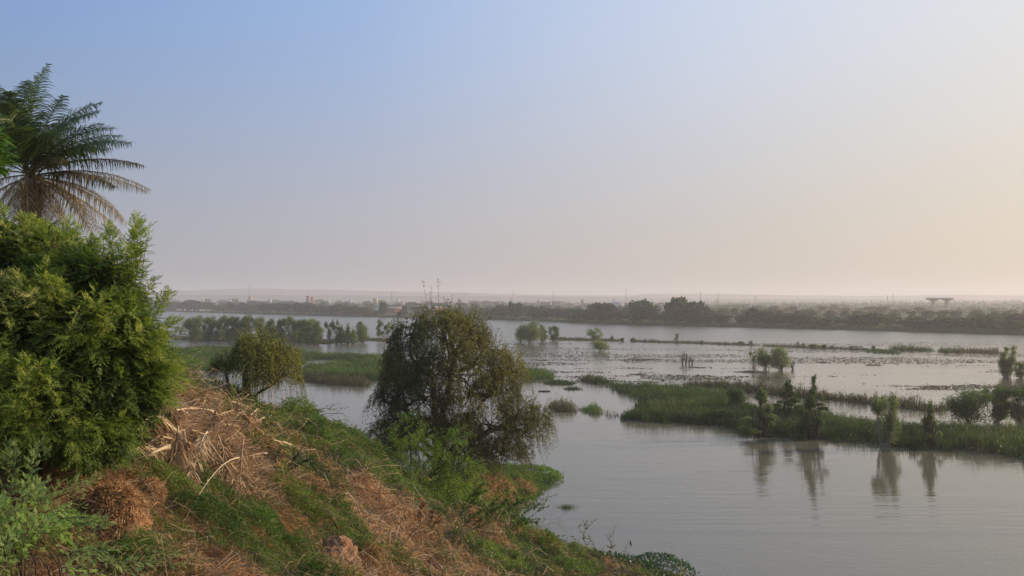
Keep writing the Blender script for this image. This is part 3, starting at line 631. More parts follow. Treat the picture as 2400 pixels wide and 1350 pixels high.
for pix, lab in [([(1480, 983), (1700, 1005), (2000, 1038), (2420, 1080), (2420, 1020), (2150, 1006), (1900, 975), (1640, 950), (1500, 952)], 'scattered dead brown stalks standing through the long green reed bed'),
                 ([(720, 876), (830, 884), (960, 890), (960, 862), (850, 858), (730, 868)], 'scattered dead brown stalks through the left reed island')]:
    reeds('dead_reed_stalks', pix, 1.45, 5, M['reedbrown'], lab, .05, .5, False, hv=.7)
# left islands
reeds('reed_bed', [(380, 862), (430, 866), (500, 868), (600, 866), (700, 856), (720, 845), (780, 842), (850, 848), (930, 850), (930, 842), (850, 838), (760, 834), (700, 826), (640, 820), (560, 818), (480, 818), (400, 822), (350, 828)], 1.3, 22, M['reedbright'], 'broad green reed island behind the small weeping tree', .085, 1.5)
reeds('reed_bed', [(706, 878), (760, 888), (830, 886), (900, 892), (980, 894), (1000, 874), (930, 858), (850, 856), (760, 860), (712, 868)], 1.6, 24, M['reedbright'], 'green reed island left of the big weeping tree', .085, 1.0)
reeds('reed_bed', [(704, 890), (760, 902), (830, 906), (862, 905), (866, 898), (800, 892), (740, 882), (704, 880)], 1.5, 18, M['reedbrown'], 'brown-tipped reed fringe in front of the left reed island', .07, .7)
reeds('floating_grass', [(330, 793), (400, 795), (470, 800), (560, 800), (640, 803), (760, 806), (860, 800), (862, 795), (760, 797), (600, 792), (440, 790), (380, 787)], .7, 9, M['reedbrown'], 'low muddy grass spit carrying the line of flooded trees at left', .11, 1.0)
reeds('floating_grass', [(830, 796), (880, 800), (940, 800), (940, 795), (880, 793)], .5, 10, M['reedbrown'], 'flat grass spit left of the big weeping tree crown', .1, .6)
# thin line of plants across the open river at right
for pix, lab, h in [([(1290, 797), (1350, 799), (1460, 801), (1462, 797), (1380, 795), (1300, 793)], 'dark low grass line right of the pair of flooded bushes', .8),
                    ([(1475, 802), (1560, 804), (1562, 801), (1480, 799)], 'short dotted grass line left of the thin sapling', .9),
                    ([(1562, 804), (1680, 808), (1780, 812), (1782, 809), (1680, 805), (1570, 801)], 'thin grass line right of the thin sapling', .8),
                    ([(1785, 813), (1900, 817), (2000, 820), (2000, 817), (1900, 813), (1790, 810)], 'thin grass line running to the wooden jetty', .8),
                    ([(2006, 820), (2060, 829), (2110, 831), (2108, 826), (2060, 821), (2015, 818)], 'bright green floating patch at the wooden jetty', .7),
                    ([(2095, 821), (2180, 824), (2182, 821), (2100, 818)], 'dark reed line just right of the bright floating patch', 1.3),
                    ([(2205, 826), (2345, 830), (2346, 826), (2210, 822)], 'brown reed line at the right end of the open river', 1.3)]:
    reeds('reed_line', pix, h, 8, M['reedbrown'] if 'bright' not in lab else M['reed'], lab, .10, 1.1, False, hv=.8)
for k, (px, py, wpx, lab) in enumerate([(2047, 856, 38, 'oval olive weed mat floating in the rippled water'), (1490, 878, 48, 'thin dark weed raft in calm water above the reed tongue'), (1275, 845, 40, 'weed raft below the pair of flooded bushes'),
                                         (1280, 804, 50, 'weed raft beside the foot of the flooded bushes'), (1500, 843, 120, 'long ragged weed raft in the middle of the open water'), (1640, 862, 60, 'short weed raft right of the drowned stumps'),
                                         (1760, 872, 90, 'thin weed raft left of the flooded bush'), (1280, 918, 34, 'dark weed raft between weeping tree and reed tongue'), (1935, 850, 30, 'small weed raft right of the flooded bush')]):
    c = at(px, py, 0); wd_ = wpx / F * c[1]; n = int(700 + wd_ * 120); a = rs.uniform(0, 6.28, n); r = np.sqrt(rs.rand(n))
    x = c[0] + np.cos(a) * r * wd_ * .5; y = c[1] + np.sin(a) * r * wd_ * .32; kk = fbm(x * .5, y * 1.1, 3) > .36 + .28 * r
    x, y = x[kk], y[kk]; m = MB(); L = rs.uniform(.10, .30, len(x)); dv = rdir(len(x)); dv[:, 2] = np.abs(dv[:, 2]) * .5; m.leaves(np.stack([x, y, np.full(len(x), .01)], 1), unit(dv), L, L * .5)
    m.build('weed_raft', M['weed'], kind='stuff', label=lab)
# scattered emergent weed across the rippled shallows
n = 110000; px = rs.uniform(1180, 2460, n); py = rs.uniform(800, 925, n); d = EYE * F / (py - HOR); x = (px - 1200) / F * d; y = d
f1 = fbm(x * .020 + 3, y * .10, 4); f2 = fbm(x * .25, y * .9, 3)
band = np.exp(-((py - (825 + (px - 1200) * .022)) / 24) ** 2) + .55 * np.exp(-((py - (870 + (px - 1200) * .035)) / 12) ** 2) * (px > 1500)
k = (f1 * .72 + f2 * .28 + band * .20) > .625; x, y = x[k], y[k]; n = len(x)
m = MB(); L = rs.uniform(.10, .42, n); D = rdir(n, 0); D[:, 0] *= 3.2; D[:, 2] *= .55; D = unit(D); m.leaves(np.stack([x, y, rs.uniform(0, .04, n)], 1), D, L * 1.9, L * .30)
m.build('emergent_weed', M['weed'], kind='stuff', label='scattered specks and streaks of water weed across the shallows')

# ------------------------------------------------------------------ flooded bushes and trees
def bush(name, px, py, top, wpx, mat, label, cat='bush', group=None, kind='round', n=2600, leaf=.20, stems=6, d=None):
    p = at(px, py, 0) if d is None else d
    dd = p[1]; h = (py - top) / F * dd; r = wpx / F * dd * .5 * 1.12; n = int(n * 1.7); leaf = leaf * 1.35
    t = thing(name, p, label, cat, group); sm = MB()
    if kind == 'round': lobes = [((rs.uniform(-.5, .5) * r, rs.uniform(-.5, .5) * r, h * rs.uniform(.3, .7)), (r * .5, r * .5, h * .28)) for _ in range(7)] + [((0, 0, h * .3), (r * .8, r * .7, h * .3))]
    elif kind == 'column': lobes = [((rs.uniform(-.25, .25) * r, rs.uniform(-.25, .25) * r, h * z), (r * w_, r * w_, h * .14)) for z, w_ in ((.18, .6), (.32, .78), (.46, .8), (.6, .7), (.74, .55), (.88, .34))]
    elif kind == 'willow': lobes = [((rs.uniform(-.65, .65) * r, rs.uniform(-.5, .5) * r, h * rs.uniform(.45, .85)), (r * .30, r * .30, h * .17)) for _ in range(13)] + [((rs.uniform(-.5, .5) * r, 0, h * .25), (r * .5, r * .5, h * .24)) for _ in range(3)]
    elif kind == 'sparse': lobes = [((rs.uniform(-.8, .8) * r, rs.uniform(-.5, .5) * r, h * rs.uniform(.25, .88)), (r * .24, r * .24, h * .10)) for _ in range(14)]
    elif kind == 'conic': lobes = [((rs.uniform(-.1, .1) * r, 0, h * z), (r * w_, r * w_, h * .13)) for z, w_ in ((.15, .9), (.3, .85), (.45, .7), (.6, .5), (.75, .34), (.9, .16))]
    elif kind == 'sapling': lobes = [((rs.uniform(-1.25, 1.25) * r * (1.04 - z), rs.uniform(-.9, .9) * r * (1.04 - z), h * z), (r * rs.uniform(.14, .34) * (1.35 - z), r * rs.uniform(.14, .34) * (1.35 - z), h * rs.uniform(.03, .07))) for z in rs.uniform(.12, .97, 36)]
    for c, rr in lobes:
        P, R_ = limb((rs.uniform(-.12, .12) * r, rs.uniform(-.1, .1) * r, -.3), (c[0], c[1], c[2] + rr[2] * .4), .035 + h * .006, .012, .08); sm.tubes(P, R_, 5)
    for _ in range(stems):
        a = rs.uniform(-.5, .5) * r; P, R_ = limb((a * .6, rs.uniform(-.3, .3) * r, -.3), (a * 1.5, rs.uniform(-.4, .4) * r, h * rs.uniform(.6, .97)), .03 + h * .004, .01, .06); sm.tubes(P, R_, 4)
    sm.build('stems', M['palebark'] if kind in ('willow', 'sparse') else M['bark'], t)
    foliage(lobes, int(n * (1.5 if kind == 'sapling' else 1)), leaf * (.85 if kind == 'sapling' else 1), mat, t, 'foliage', K=70, cl=.46 if kind == 'sapling' else .40, inner=.35, aspect=.5, up=-.8)
    return t
IL = 'flooded trees standing in a line off the left island'
for px, py, top, wpx, mt, kd, n, lab in [
    (416, 794, 762, 30, 'isl', 'sparse', 700, 'sparse pale sapling at the left end of the flooded tree line'),
    (450, 797, 736, 52, 'isl', 'willow', 5200, 'full rounded grey-green tree standing apart at the left end of the flooded line'),
    (489, 799, 741, 34, 'isl', 'willow', 3000, 'flooded tree just right of the gap in the line'), (513, 799, 744, 34, 'isl', 'willow', 2800, 'third tree of the flooded line, slightly lower crown'),
    (537, 800, 738, 38, 'isl', 'willow', 3200, 'flooded tree above the small weeping tree, left of the tallest pair'), (558, 800, 742, 28, 'islwillow', 'column', 2600, 'slim darker tree tucked between two flooded crowns'),
    (576, 801, 737, 36, 'isl', 'willow', 3200, 'yellowish flooded tree right before the wide gap'), (612, 801, 742, 38, 'isl', 'willow', 3000, 'flooded tree first right of the wide gap'),
    (636, 802, 744, 34, 'islwillow', 'willow', 2800, 'dark flooded tree behind the right shoulder of the small weeping tree'), (660, 803, 745, 36, 'islwillow', 'willow', 2800, 'dark broad flooded tree in the middle of the dense clump'),
    (690, 804, 738, 44, 'isl', 'willow', 4000, 'tall yellow-green flooded tree in the dense clump'), (722, 805, 741, 42, 'isl', 'willow', 3600, 'tall flooded tree near the right end of the dense clump'),
    (702, 806, 780, 20, 'islwillow', 'round', 1100, 'low dark rounded bush at the water in front of the dense clump'), (745, 808, 752, 24, 'isl', 'column', 2200, 'lower column tree closing the dense clump at right'),
    (738, 809, 778, 24, 'islwillow', 'round', 1300, 'dark green round bush standing in water under the last column tree'),
    (772, 804, 748, 22, 'isl', 'sparse', 900, 'thin open crowned tree right of the dense clump'), (790, 804, 747, 18, 'isl', 'sparse', 800, 'tall thin tree with a single round tuft at its top'),
    (800, 806, 762, 26, 'islwillow', 'conic', 1700, 'dark pointed bushy tree in the loose group'), (816, 807, 756, 22, 'isl', 'conic', 1800, 'light green pointed tree in the loose group'), (828, 807, 768, 18, 'isl', 'conic', 1200, 'small yellow-green cone tree beside the light pointed one'),
    (848, 803, 753, 30, 'isl', 'column', 2200, 'pale green column tree at the right end of the loose group'), (899, 799, 746, 30, 'isl', 'sparse', 1500, 'solitary airy tree left of the big weeping crown'),
    (928, 800, 750, 34, 'isl', 'sparse', 900, 'faint bare-twigged tree touching the big weeping crown')]:
    bush('flooded_tree', px, py, top, wpx * 1.05, M[mt], lab, 'tree', IL, kd, n, .34)
for px, py, top, wpx, mt, kd, n, lf, lab in [
    (1243, 806, 748, 58, 'isl', 'round', 4200, .34, 'large pale green flooded bush right of the weeping tree crown'), (1219, 802, 757, 26, 'islwillow', 'round', 1500, .3, 'dark small bush on the left flank of the large pale one'),
    (1272, 803, 762, 24, 'islwillow', 'column', 1400, .3, 'upright dark bush on the right flank of the large pale one'), (1297, 799, 762, 28, 'islwillow', 'willow', 1500, .3, 'dark bush with three tips right of the large pale bush'),
    (1392, 800, 767, 38, 'isl', 'willow', 1300, .3, 'small airy tree on the grass line behind the yellow-green bush'), (1409, 824, 794, 44, 'isl', 'round', 1500, .25, 'yellow-green round bush with a clear reflection below it'),
    (1434, 798, 786, 10, 'islwillow', 'conic', 250, .3, 'tiny pointed bush right of the yellow-green one'), (1458, 801, 789, 10, 'islwillow', 'round', 250, .3, 'tiny round bush at the end of the dark grass line'),
    (1584, 802, 781, 11, 'isl', 'sparse', 200, .3, 'thin lone sapling standing in the river'), (1484, 801, 792, 14, 'islwillow', 'round', 300, .3, 'low dark shrub left on the dotted grass line'),
    (1645, 806, 797, 6, 'islwillow', 'round', 90, .3, 'speck of a shrub first right of the lone sapling'), (1735, 808, 800, 18, 'islwillow', 'round', 260, .3, 'low wide shrub midway along the thin grass line'), (1760, 810, 798, 6, 'islwillow', 'sparse', 80, .3, 'tiny ball-topped shrub left of the flooded bush'),
    (1870, 813, 801, 6, 'isl', 'sparse', 70, .3, 'thin upright stalk shrub right above the flooded bush'), (1883, 814, 804, 6, 'islwillow', 'round', 80, .3, 'tiny round shrub next to the stalk shrub'), (1906, 816, 804, 22, 'islwillow', 'round', 340, .25, 'wider dark shrub left of the wooden jetty'),
    (1932, 817, 806, 12, 'islwillow', 'round', 240, .25, 'rounded shrub second left of the wooden jetty'), (1950, 817, 809, 7, 'islwillow', 'round', 100, .25, 'smallest shrub nearest left of the wooden jetty'),
    (2048, 821, 809, 10, 'islwillow', 'sparse', 140, .25, 'feathery tuft just right of the wooden jetty'), (2116, 823, 811, 16, 'islwillow', 'round', 420, .22, 'dark ball bush on the reed line, left of two'), (2135, 823, 811, 16, 'islwillow', 'round', 420, .22, 'dark ball bush on the reed line, right of two'),
    (2158, 823, 815, 14, 'islwillow', 'round', 260, .22, 'flatter dark bush ending the reed line'), (2218, 827, 817, 14, 'islwillow', 'round', 260, .22, 'small dark bush at the left of the brown reed line'), (2246, 828, 818, 12, 'islwillow', 'round', 260, .22, 'dark knob bush in the brown reed line'),
    (1795, 867, 810, 44, 'isl', 'round', 2600, .22, 'dense left half of the flooded willow clump in the open river'), (1832, 868, 811, 50, 'isl', 'willow', 2400, .22, 'taller airy right half of the flooded willow clump in the open river'),
    (1768, 862, 820, 24, 'isl', 'sparse', 420, .2, 'thin outlying shoots left of the flooded willow clump'), (1858, 866, 846, 12, 'darktwig', 'sparse', 60, .2, 'dark crooked snag right of the flooded willow clump'),
    (2358, 884, 803, 46, 'isl', 'sparse', 1500, .22, 'wispy-topped flooded tree near the right edge'), (2360, 884, 832, 36, 'isl', 'willow', 2000, .2, 'dense lower foliage at the foot of the wispy-topped tree'), (2394, 886, 846, 30, 'isl', 'willow', 1500, .2, 'lower rounded bush cut by the right edge beside the wispy-topped tree')]:
    bush('flooded_bush', px, py, top, wpx, M[mt], lab, 'bush', 'bushes standing in the open river', kd, n, lf)
for px, py, top, wpx, mt, kd, n, lf, lab in [
    (1728, 965, 902, 46, 'islwillow', 'round', 4200, .13, 'dark round bush at the back of the long island, leftmost of its tall shrubs'), (1786, 1024, 898, 62, 'isl', 'sapling', 5200, .13, 'yellow-green bushy sapling between two dark shrubs on the long island'),
    (1848, 985, 892, 56, 'islwillow', 'sapling', 6200, .13, 'bright-edged leafy sapling left of the tallest conical one'), (1908, 1030, 879, 62, 'islwillow', 'sapling', 6200, .13, 'tallest conical sapling on the long island'),
    (2074, 1046, 922, 62, 'isl', 'willow', 4200, .13, 'spreading olive sapling in the middle of the long island'), (2180, 1050, 938, 44, 'isl', 'sapling', 1700, .13, 'small airy sapling above the open pool on the long island'),
    (2270, 995, 906, 88, 'islwillow', 'round', 8200, .14, 'big dark bush at the back right of the long island'), (2335, 990, 905, 56, 'islwillow', 'willow', 5200, .14, 'tall dark bush right of the big dark one'), (2392, 995, 906, 66, 'islwillow', 'willow', 5200, .14, 'dark bush cut by the right edge on the long island'),
    (1700, 990, 955, 60, 'reed', 'round', 1500, .12, 'low leafy mound on the long island under the leftmost shrub')]:
    bush('island_shrub', px, py, top, wpx, M[mt], lab, 'shrub', 'tall shrubs on the long right island', kd, n, lf)
# drowned stumps and the little jetty
for px, py, top, lab in [(1598, 852, 828, 'leaning dark drowned stump, left one of the stump group'), (1606, 853, 825, 'thickest drowned stump with a knobby top'), (1616, 853, 832, 'straight thin drowned post right of the thick stump'), (1622, 852, 838, 'short bent drowned stick at the right of the stump group')]:
    p = at(px, py, 0); h = (py - top) / F * p[1]; t = thing('drowned_stump', p, lab, 'stump', 'drowned stumps in the river'); m = MB()
    P, r_ = limb((0, 0, -.4), (rs.uniform(-.5, .5), 0, h * .8), .20, .06, .16); m.tubes(P, r_, 7); m.build('trunk', M['bark'], t)
    m = MB()
    for _ in range(9): P, r_ = limb((0, 0, h * rs.uniform(.1, .7)), (rs.uniform(-1.1, 1.1), rs.uniform(-.3, .3), h * rs.uniform(.6, 1.1)), .06, .02, .15); m.tubes(P, r_, 4)
    m.build('branch', M['bark'], t)
p = at(2007, 820, 0); t = thing('wooden_jetty', p, 'small plank fishing jetty on thin posts in the open river', 'jetty'); s_ = p[1] / F
m = MB(); m.box((0, 0, 8.2 * s_), (26 * s_, 1.4, .16)); m.build('deck', M['bark'], t)
for dx in (-12, 0.5, 12):
    for dy in (-.6, .6): m = MB(); m.box((dx * s_, dy, 8.1 * s_ / 2 - .2), (.16, .16, 8.1 * s_ + .3)); m.build('post', M['bark'], t)
m = MB(); m.box((0, .6, 5 * s_), (24 * s_, .08, .12)); m.build('brace', M['bark'], t)
# floating tuft in the near channel
p = at(1328, 1190, 0); m = MB(); n = 260; P0 = p + np.stack([rs.normal(size=n) * .35, rs.normal(size=n) * .2, np.zeros(n)], 1); D = rdir(n, .9); tt = np.linspace(0, 1, 4)
P = P0[:, None] + D[:, None] * (tt * .42)[None, :, None]; P[..., 2] -= (tt ** 2 * .14)[None]; m.ribbons(P, rdir(n), np.full((n, 4), .018))
tag(m.build('floating_tuft', M['islwillow']), 'small dark grass tuft drifting alone in the near channel', 'tuft')
# ------------------------------------------------------------------ near vegetation builders
def pinnate(m, P, A, N, L, pairs=7, lw=.24, ll=.34, col=None, droop=.25, ang=.55):
    """compound leaves: P base, A axis, N upper normal, L length; paired leaflets and one at the tip"""
    n = len(P); A = unit(A); S_ = unit(np.cross(A, N)); N = np.cross(S_, A); L = np.broadcast_to(L, (n,))
    col = rs.rand(n) if col is None else col
    for i in range(pairs):
        t = (i + 1.0) / (pairs + .6); q = P + A * (L * t)[:, None] - np.array([0, 0, 1.]) * (L * droop * t * t)[:, None]
        sz = L * ll * (1.15 - .5 * abs(t - .45))
        for sg in (-1, 1):
            d = unit(S_ * sg + A * ang - N * .18 + rs.normal(size=(n, 3)) * .10 - np.array([0, 0, .22]))
            m.leaves_n(q, d, N + rs.normal(size=(n, 3)) * .25, sz, sz * lw, np.clip(col + rs.normal(size=n) * .06, 0, 1))
    q = P + A * L[:, None] - np.array([0, 0, 1.]) * (L * droop)[:, None]; m.leaves_n(q, unit(A - np.array([0, 0, droop])), N, L * ll, L * ll * lw, col)
def sprays(m, sm, P, D, Ls, nl, leafL, pairs, colb, lw=.24, ll=.34, droop=.25, r=.006, ang=.55):
    """leafy shoots: P base, D direction, Ls length, nl compound leaves spiralling up each"""
    n = len(P); t = np.linspace(0, 1, 5); D = unit(D)
    C_ = P[:, None] + D[:, None] * (Ls[:, None] * t)[..., None]; C_[..., 2] -= (Ls[:, None] * .12 * t ** 2)
    sm.tubes(C_, np.outer(np.ones(n), r * (1.1 - .8 * t)), 3)
    ref = unit(np.cross(D, rdir(n))); ref2 = np.cross(D, ref)
    for k in range(nl):
        f = .12 + .88 * (k + .5) / nl; a = k * 2.4 + rs.rand(n) * .8
        q = P + D * (Ls * f)[:, None]; q[:, 2] -= Ls * .12 * f * f
        out_ = ref * np.cos(a)[:, None] + ref2 * np.sin(a)[:, None]; ax = unit(out_ * (1.0 - .45 * f) + D * (.35 + .7 * f) + rs.normal(size=(n, 3)) * .08)
        Nn = unit(np.array([0, 0, 1.]) + .5 * D + rs.normal(size=(n, 3)) * .3)
        pinnate(m, q, ax, Nn, leafL * rs.uniform(.7, 1.15, n) * (1.1 - .35 * f), pairs, lw, ll, np.clip(colb + (f - .5) * .25 + rs.normal(size=n) * .08, 0, 1), droop, ang)
def shell(lobes, n, rin=.75, up=-.5, power=1.0, front=0):
    """points near the outside of lobes with outward directions, skipping those buried in a neighbour"""
    vol = np.array([(r[0] * r[1] * r[2]) ** (2 / 3) for c, r in lobes]); vol /= vol.sum(); P = []; D = []
    for (c, r), v in zip(lobes, vol):
        m = int(n * v) + 1; d = rdir(m * 4); d = d[(d[:, 2] > up)]
        if front: d = d[d[:, 1] < front]
        d = d[:m]; f = rin + (1 - rin) * rs.rand(len(d), 1) ** power; P.append(np.array(c) + d * f * np.array(r)); D.append(unit(d / np.array(r)))
    P = np.concatenate(P); D = np.concatenate(D); keep = np.ones(len(P), bool)
    for c, r in lobes: keep &= (((P - np.array(c)) / np.array(r)) ** 2).sum(1) > .45
    return P[keep], D[keep]
def lobe(px, py, d, rpx, rpy, rd=None):
    p = atd(px, py, d); s = d / F; return (p, (rpx * s, rd if rd else rpx * s, rpy * s))
def rel(lobes, o): return [(np.array(c) - o, r) for c, r in lobes]

# ------------------------------------------------------------------ big feathery-leaved bush at left
base = np.array([-7.6, 12.6, float(gh(-7.6, 12.6)) - .1])
t = thing('neem_bush', base, 'huge bright green feathery-leaved bush filling the left edge below the palm', 'bush')
LB = [lobe(60, 680, 12.6, 135, 115), lobe(-60, 665, 13, 130, 130), lobe(175, 705, 12.4, 112, 100), lobe(240, 700, 12.2, 56, 92), lobe(60, 800, 11.8, 185, 150), lobe(212, 800, 11.8, 118, 128),
      lobe(305, 862, 12.3, 66, 72), lobe(-80, 820, 12, 150, 180), lobe(120, 930, 11.5, 170, 110), lobe(272, 930, 12.0, 88, 70), lobe(20, 980, 11.3, 130, 90), lobe(220, 1010, 11.6, 80, 50), lobe(105, 600, 13, 75, 42), lobe(15, 590, 12.8, 85, 45)]
LB = rel(LB, base)
fm, sm = MB(), MB()
P, D = shell(LB, 3900, .74, -.75)
gap = fbm(P[:, 0] * 1.9 + 20, P[:, 2] * 1.9 + P[:, 1] * 1.2, 3); k = gap > .44; P, D = P[k], D[k]; P = P + D * ((gap[k] - .5) * .75)[:, None]
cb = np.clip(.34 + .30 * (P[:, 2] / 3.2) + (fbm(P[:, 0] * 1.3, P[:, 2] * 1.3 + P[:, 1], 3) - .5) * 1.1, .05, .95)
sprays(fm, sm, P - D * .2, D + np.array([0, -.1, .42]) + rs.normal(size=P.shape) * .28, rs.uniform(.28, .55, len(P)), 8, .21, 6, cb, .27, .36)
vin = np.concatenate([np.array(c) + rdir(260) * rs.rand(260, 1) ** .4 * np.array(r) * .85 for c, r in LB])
sprays(fm, sm, vin, rdir(len(vin)), rs.uniform(.3, .5, len(vin)), 5, .24, 4, np.full(len(vin), .10), .42, .42)  # inner leaves coloured darkest, painting in the shade inside the bush
# long shoots standing out of the outline
SH = [(318, 640, 12.1, (.08, 0, 1), 1.0), (300, 640, 12.2, (.02, .1, 1), .95), (275, 620, 12.3, (-.05, 0, 1), .8), (335, 770, 12.1, (.65, -.1, .95), .85), (345, 800, 12.0, (.9, 0, .75), .62), (318, 740, 12.1, (.3, 0, 1), .6), (345, 850, 12.0, (1, 0, .25), .6),
      (328, 620, 12.0, (.12, 0, 1), .75), (130, 600, 12.6, (.1, 0, 1), .5), (65, 580, 12.6, (-.1, 0, 1), .5), (20, 585, 12.6, (.15, 0, 1), .5), (200, 620, 12.4, (.1, 0, 1), .45), (240, 620, 12.4, (0, 0, 1), .6), (165, 575, 12.5, (-.1, 0, 1), .45),
      (300, 700, 12.0, (.25, -.1, 1), .7), (310, 670, 12.0, (.15, -.1, 1), .8), (285, 660, 11.9, (.1, -.2, 1), .7), (345, 880, 12.0, (1, 0, .05), .55), (335, 910, 12.0, (1, -.1, -.1), .5), (330, 820, 11.9, (.7, -.2, .6), .6), (220, 650, 12, (0, -.2, 1), .6), (100, 590, 12.2, (0, -.2, 1), .55), (-10, 550, 12.6, (0, 0, 1), .6)]
for px, py, d, dr, L in SH:
    b = np.tile(atd(px, py, d) - base, (3, 1)) + rs.normal(size=(3, 3)) * .05
    sprays(fm, sm, b, np.tile(np.array(dr, float), (3, 1)) + rs.normal(size=(3, 3)) * .10, np.full(3, L) * rs.uniform(.8, 1.05, 3), 14, .20, 7, np.full(3, .55), .27, .34)
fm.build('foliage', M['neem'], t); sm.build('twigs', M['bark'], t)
st = MB()
for c, r in LB:
    for _ in range(3): P, R_ = limb((rs.uniform(-.3, .3), rs.uniform(-.3, .3), -.1), np.array(c) + rs.normal(size=3) * .25 * np.array(r), .05, .014, .08); st.tubes(P, R_, 6)
st.build('stem', M['bark'], t)

# wispy thorn bush leaning out at its right
base = hit(392, 935) ; base[2] -= .05
t = thing('thorn_bush', base, 'wispy fine-leaved thorn bush leaning over the bank right of the huge bush', 'bush')
fm, sm = MB(), MB(); LB = rel([lobe(375, 880, base[1] - .5, 60, 55), lobe(410, 850, base[1], 40, 35), lobe(350, 930, base[1] - 1, 70, 40)], base)
P, D = shell(LB, 330, .3, -.6); sprays(fm, sm, P, D * [1, .5, .5] + [.25, 0, .05] + rs.normal(size=P.shape) * .3, rs.uniform(.4, .9, len(P)), 10, .15, 8, np.clip(.5 + rs.normal(size=len(P)) * .25, 0, 1), .25, .22, .1, .006)
fm.build('foliage', M['vine'], t); sm.build('twigs', M['darktwig'], t)

# ------------------------------------------------------------------ low grey-green shrub nearest the camera, lower left
base = np.array([-4.6, 7.4, float(gh(-4.6, 7.4)) - .05])
t = thing('grey_shrub', base, 'low grey-green small-leaved shrub in the lower left corner, nearest of all', 'shrub')
LB = rel([lobe(30, 1215, 7.6, 75, 60), lobe(-60, 1260, 7.3, 95, 80), lobe(30, 1310, 6.9, 100, 60), lobe(120, 1320, 7.0, 55, 38), lobe(105, 1210, 7.9, 45, 36)], base)
fm, sm = MB(), MB(); P, D = shell(LB, 780, .3, -.7)
gap = fbm(P[:, 0] * 3 + 7, P[:, 2] * 3, 3) > .42; P, D = P[gap], D[gap]
cb = np.clip(.5 + (fbm(P[:, 0] * 2, P[:, 2] * 2, 3) - .5) * 1.8, 0, 1)
sprays(fm, sm, P, D + np.array([.25, 0, .15]) + rs.normal(size=P.shape) * .35, rs.uniform(.15, .32, len(P)), 8, .080, 5, cb, .50, .32, .1, .004, .7)
for px, py, d, dr in [(150, 1225, 7.6, (1, 0, .12)), (165, 1250, 7.6, (1, 0, .35)), (130, 1150, 7.9, (.8, 0, .5)), (60, 1120, 7.8, (.3, 0, 1)), (20, 1110, 7.7, (0, 0, 1)), (150, 1290, 7.2, (1, 0, .1)), (190, 1320, 7.3, (1, 0, .1)), (250, 1320, 7.6, (1, .1, .15)), (330, 1305, 8, (1, .1, .2))]:
    b = np.tile(atd(px, py, d) - base, (4, 1)) + rs.normal(size=(4, 3)) * .05; sprays(fm, sm, b, np.tile(np.array(dr, float), (4, 1)) + rs.normal(size=(4, 3)) * .15, np.full(4, .38), 11, .085, 5, np.full(4, .45), .42, .30, .1, .004, .7)
fm.build('foliage', M['shrubgrey'], t)
for c, r in LB:
    for _ in range(4): P, R_ = limb((rs.uniform(-.3, .3), rs.uniform(-.2, .2), 0), np.array(c) + rs.normal(size=3) * .4 * np.array(r), .014, .004, .08); sm.tubes(P, R_, 5)
sm.build('stem', M['darktwig'], t)

# ------------------------------------------------------------------ broad-leaved tree poking in at the left edge
base = np.array([-10.3, 11.0, float(gh(-10.3, 11)) - .1]); t = thing('leafy_tree', base, 'bright yellow-green leaf tufts poking in at the left edge before the palm', 'tree')
LB = rel([lobe(-110, 350, 11, 100, 75), lobe(-38, 312, 10.8, 34, 22), lobe(-52, 380, 10.9, 44, 28), lobe(-200, 420, 11, 140, 130)], base)
fm, sm = MB(), MB(); P, D = shell(LB, 900, .6, -.9)
for k in range(9):
    dd = unit(D + rs.normal(size=P.shape) * .55 + np.array([.15, 0, -.25])); L = rs.uniform(.14, .26, len(P)); fm.leaves_n(P + rs.normal(size=P.shape) * .05, dd, rdir(len(P), .5), L, L * .20, np.clip(.5 + rs.normal(size=len(P)) * .3, 0, 1))
fm.build('foliage', M['mango'], t)
for c, r in LB:
    P, R_ = limb((0, 0, 2.2), np.array(c), .05, .015); sm.tubes(P, R_, 6)
P, R_ = limb((0, 0, -.2), (0, 0, 2.3), .12, .06, .02); sm.tubes(P, R_, 8); sm.build('trunk', M['bark'], t)

# ------------------------------------------------------------------ palm
def frond(m, base, tip, arch, nl=62, ll=.50, droop=.35, width=.022, side=None, rw=.022, start=.16, stiff=.55):
    base = np.array(base, float); tip = np.array(tip, float); ctrl = (base + tip) / 2 + np.array(arch, float)
    def bz(t): t = np.asarray(t)[:, None]; return base * (1 - t) ** 2 + ctrl * 2 * t * (1 - t) + tip * t * t
    tt = np.linspace(0, 1, 18); C_ = bz(tt); m.tubes(C_, (rw * (1.25 - 1.1 * tt)), 5, rnd=.9)
    t = np.linspace(start, .995, nl); q = bz(t); T = unit(bz(np.minimum(t + .02, 1.02)) - bz(t - .02))
    side = np.array([0, 0, 1.]) if side is None else np.array(side, float)
    S_ = unit(np.cross(T, side)); U = np.cross(S_, T)
    prof = np.clip(t / .3, .25, 1) ** .6 * np.clip((1.12 - t) / .5, .22, 1)
    s = np.linspace(0, 1, 4)
    for sg in (-1, 1):
        L = ll * prof * rs.uniform(.75, 1.12, nl) * np.where(rs.rand(nl) < .07, .35, 1); d = unit(S_ * sg * (.9) + T * stiff + U * rs.uniform(-.1, .35, nl)[:, None] + rs.normal(size=(nl, 3)) * .09)
        Pp = q[:, None] + d[:, None] * (L[:, None] * s)[..., None]; Pp[..., 2] -= L[:, None] * droop * s ** 2
        m.ribbons(Pp, unit(T + rs.normal(size=(nl, 3)) * .3), np.full((nl, 4), width) * np.array([.8, 1, .75, .12]), np.clip(rs.rand(nl) * .8, 0, 1))
PD = 22.0; K0 = atd(72, 415, PD); pb = np.array([K0[0] - .05, PD, float(gh(K0[0], PD)) - .1])
t = thing('palm_tree', pb, 'tall palm with dark green upper fronds and dry brown fronds hanging below', 'palm tree'); ko = K0 - pb
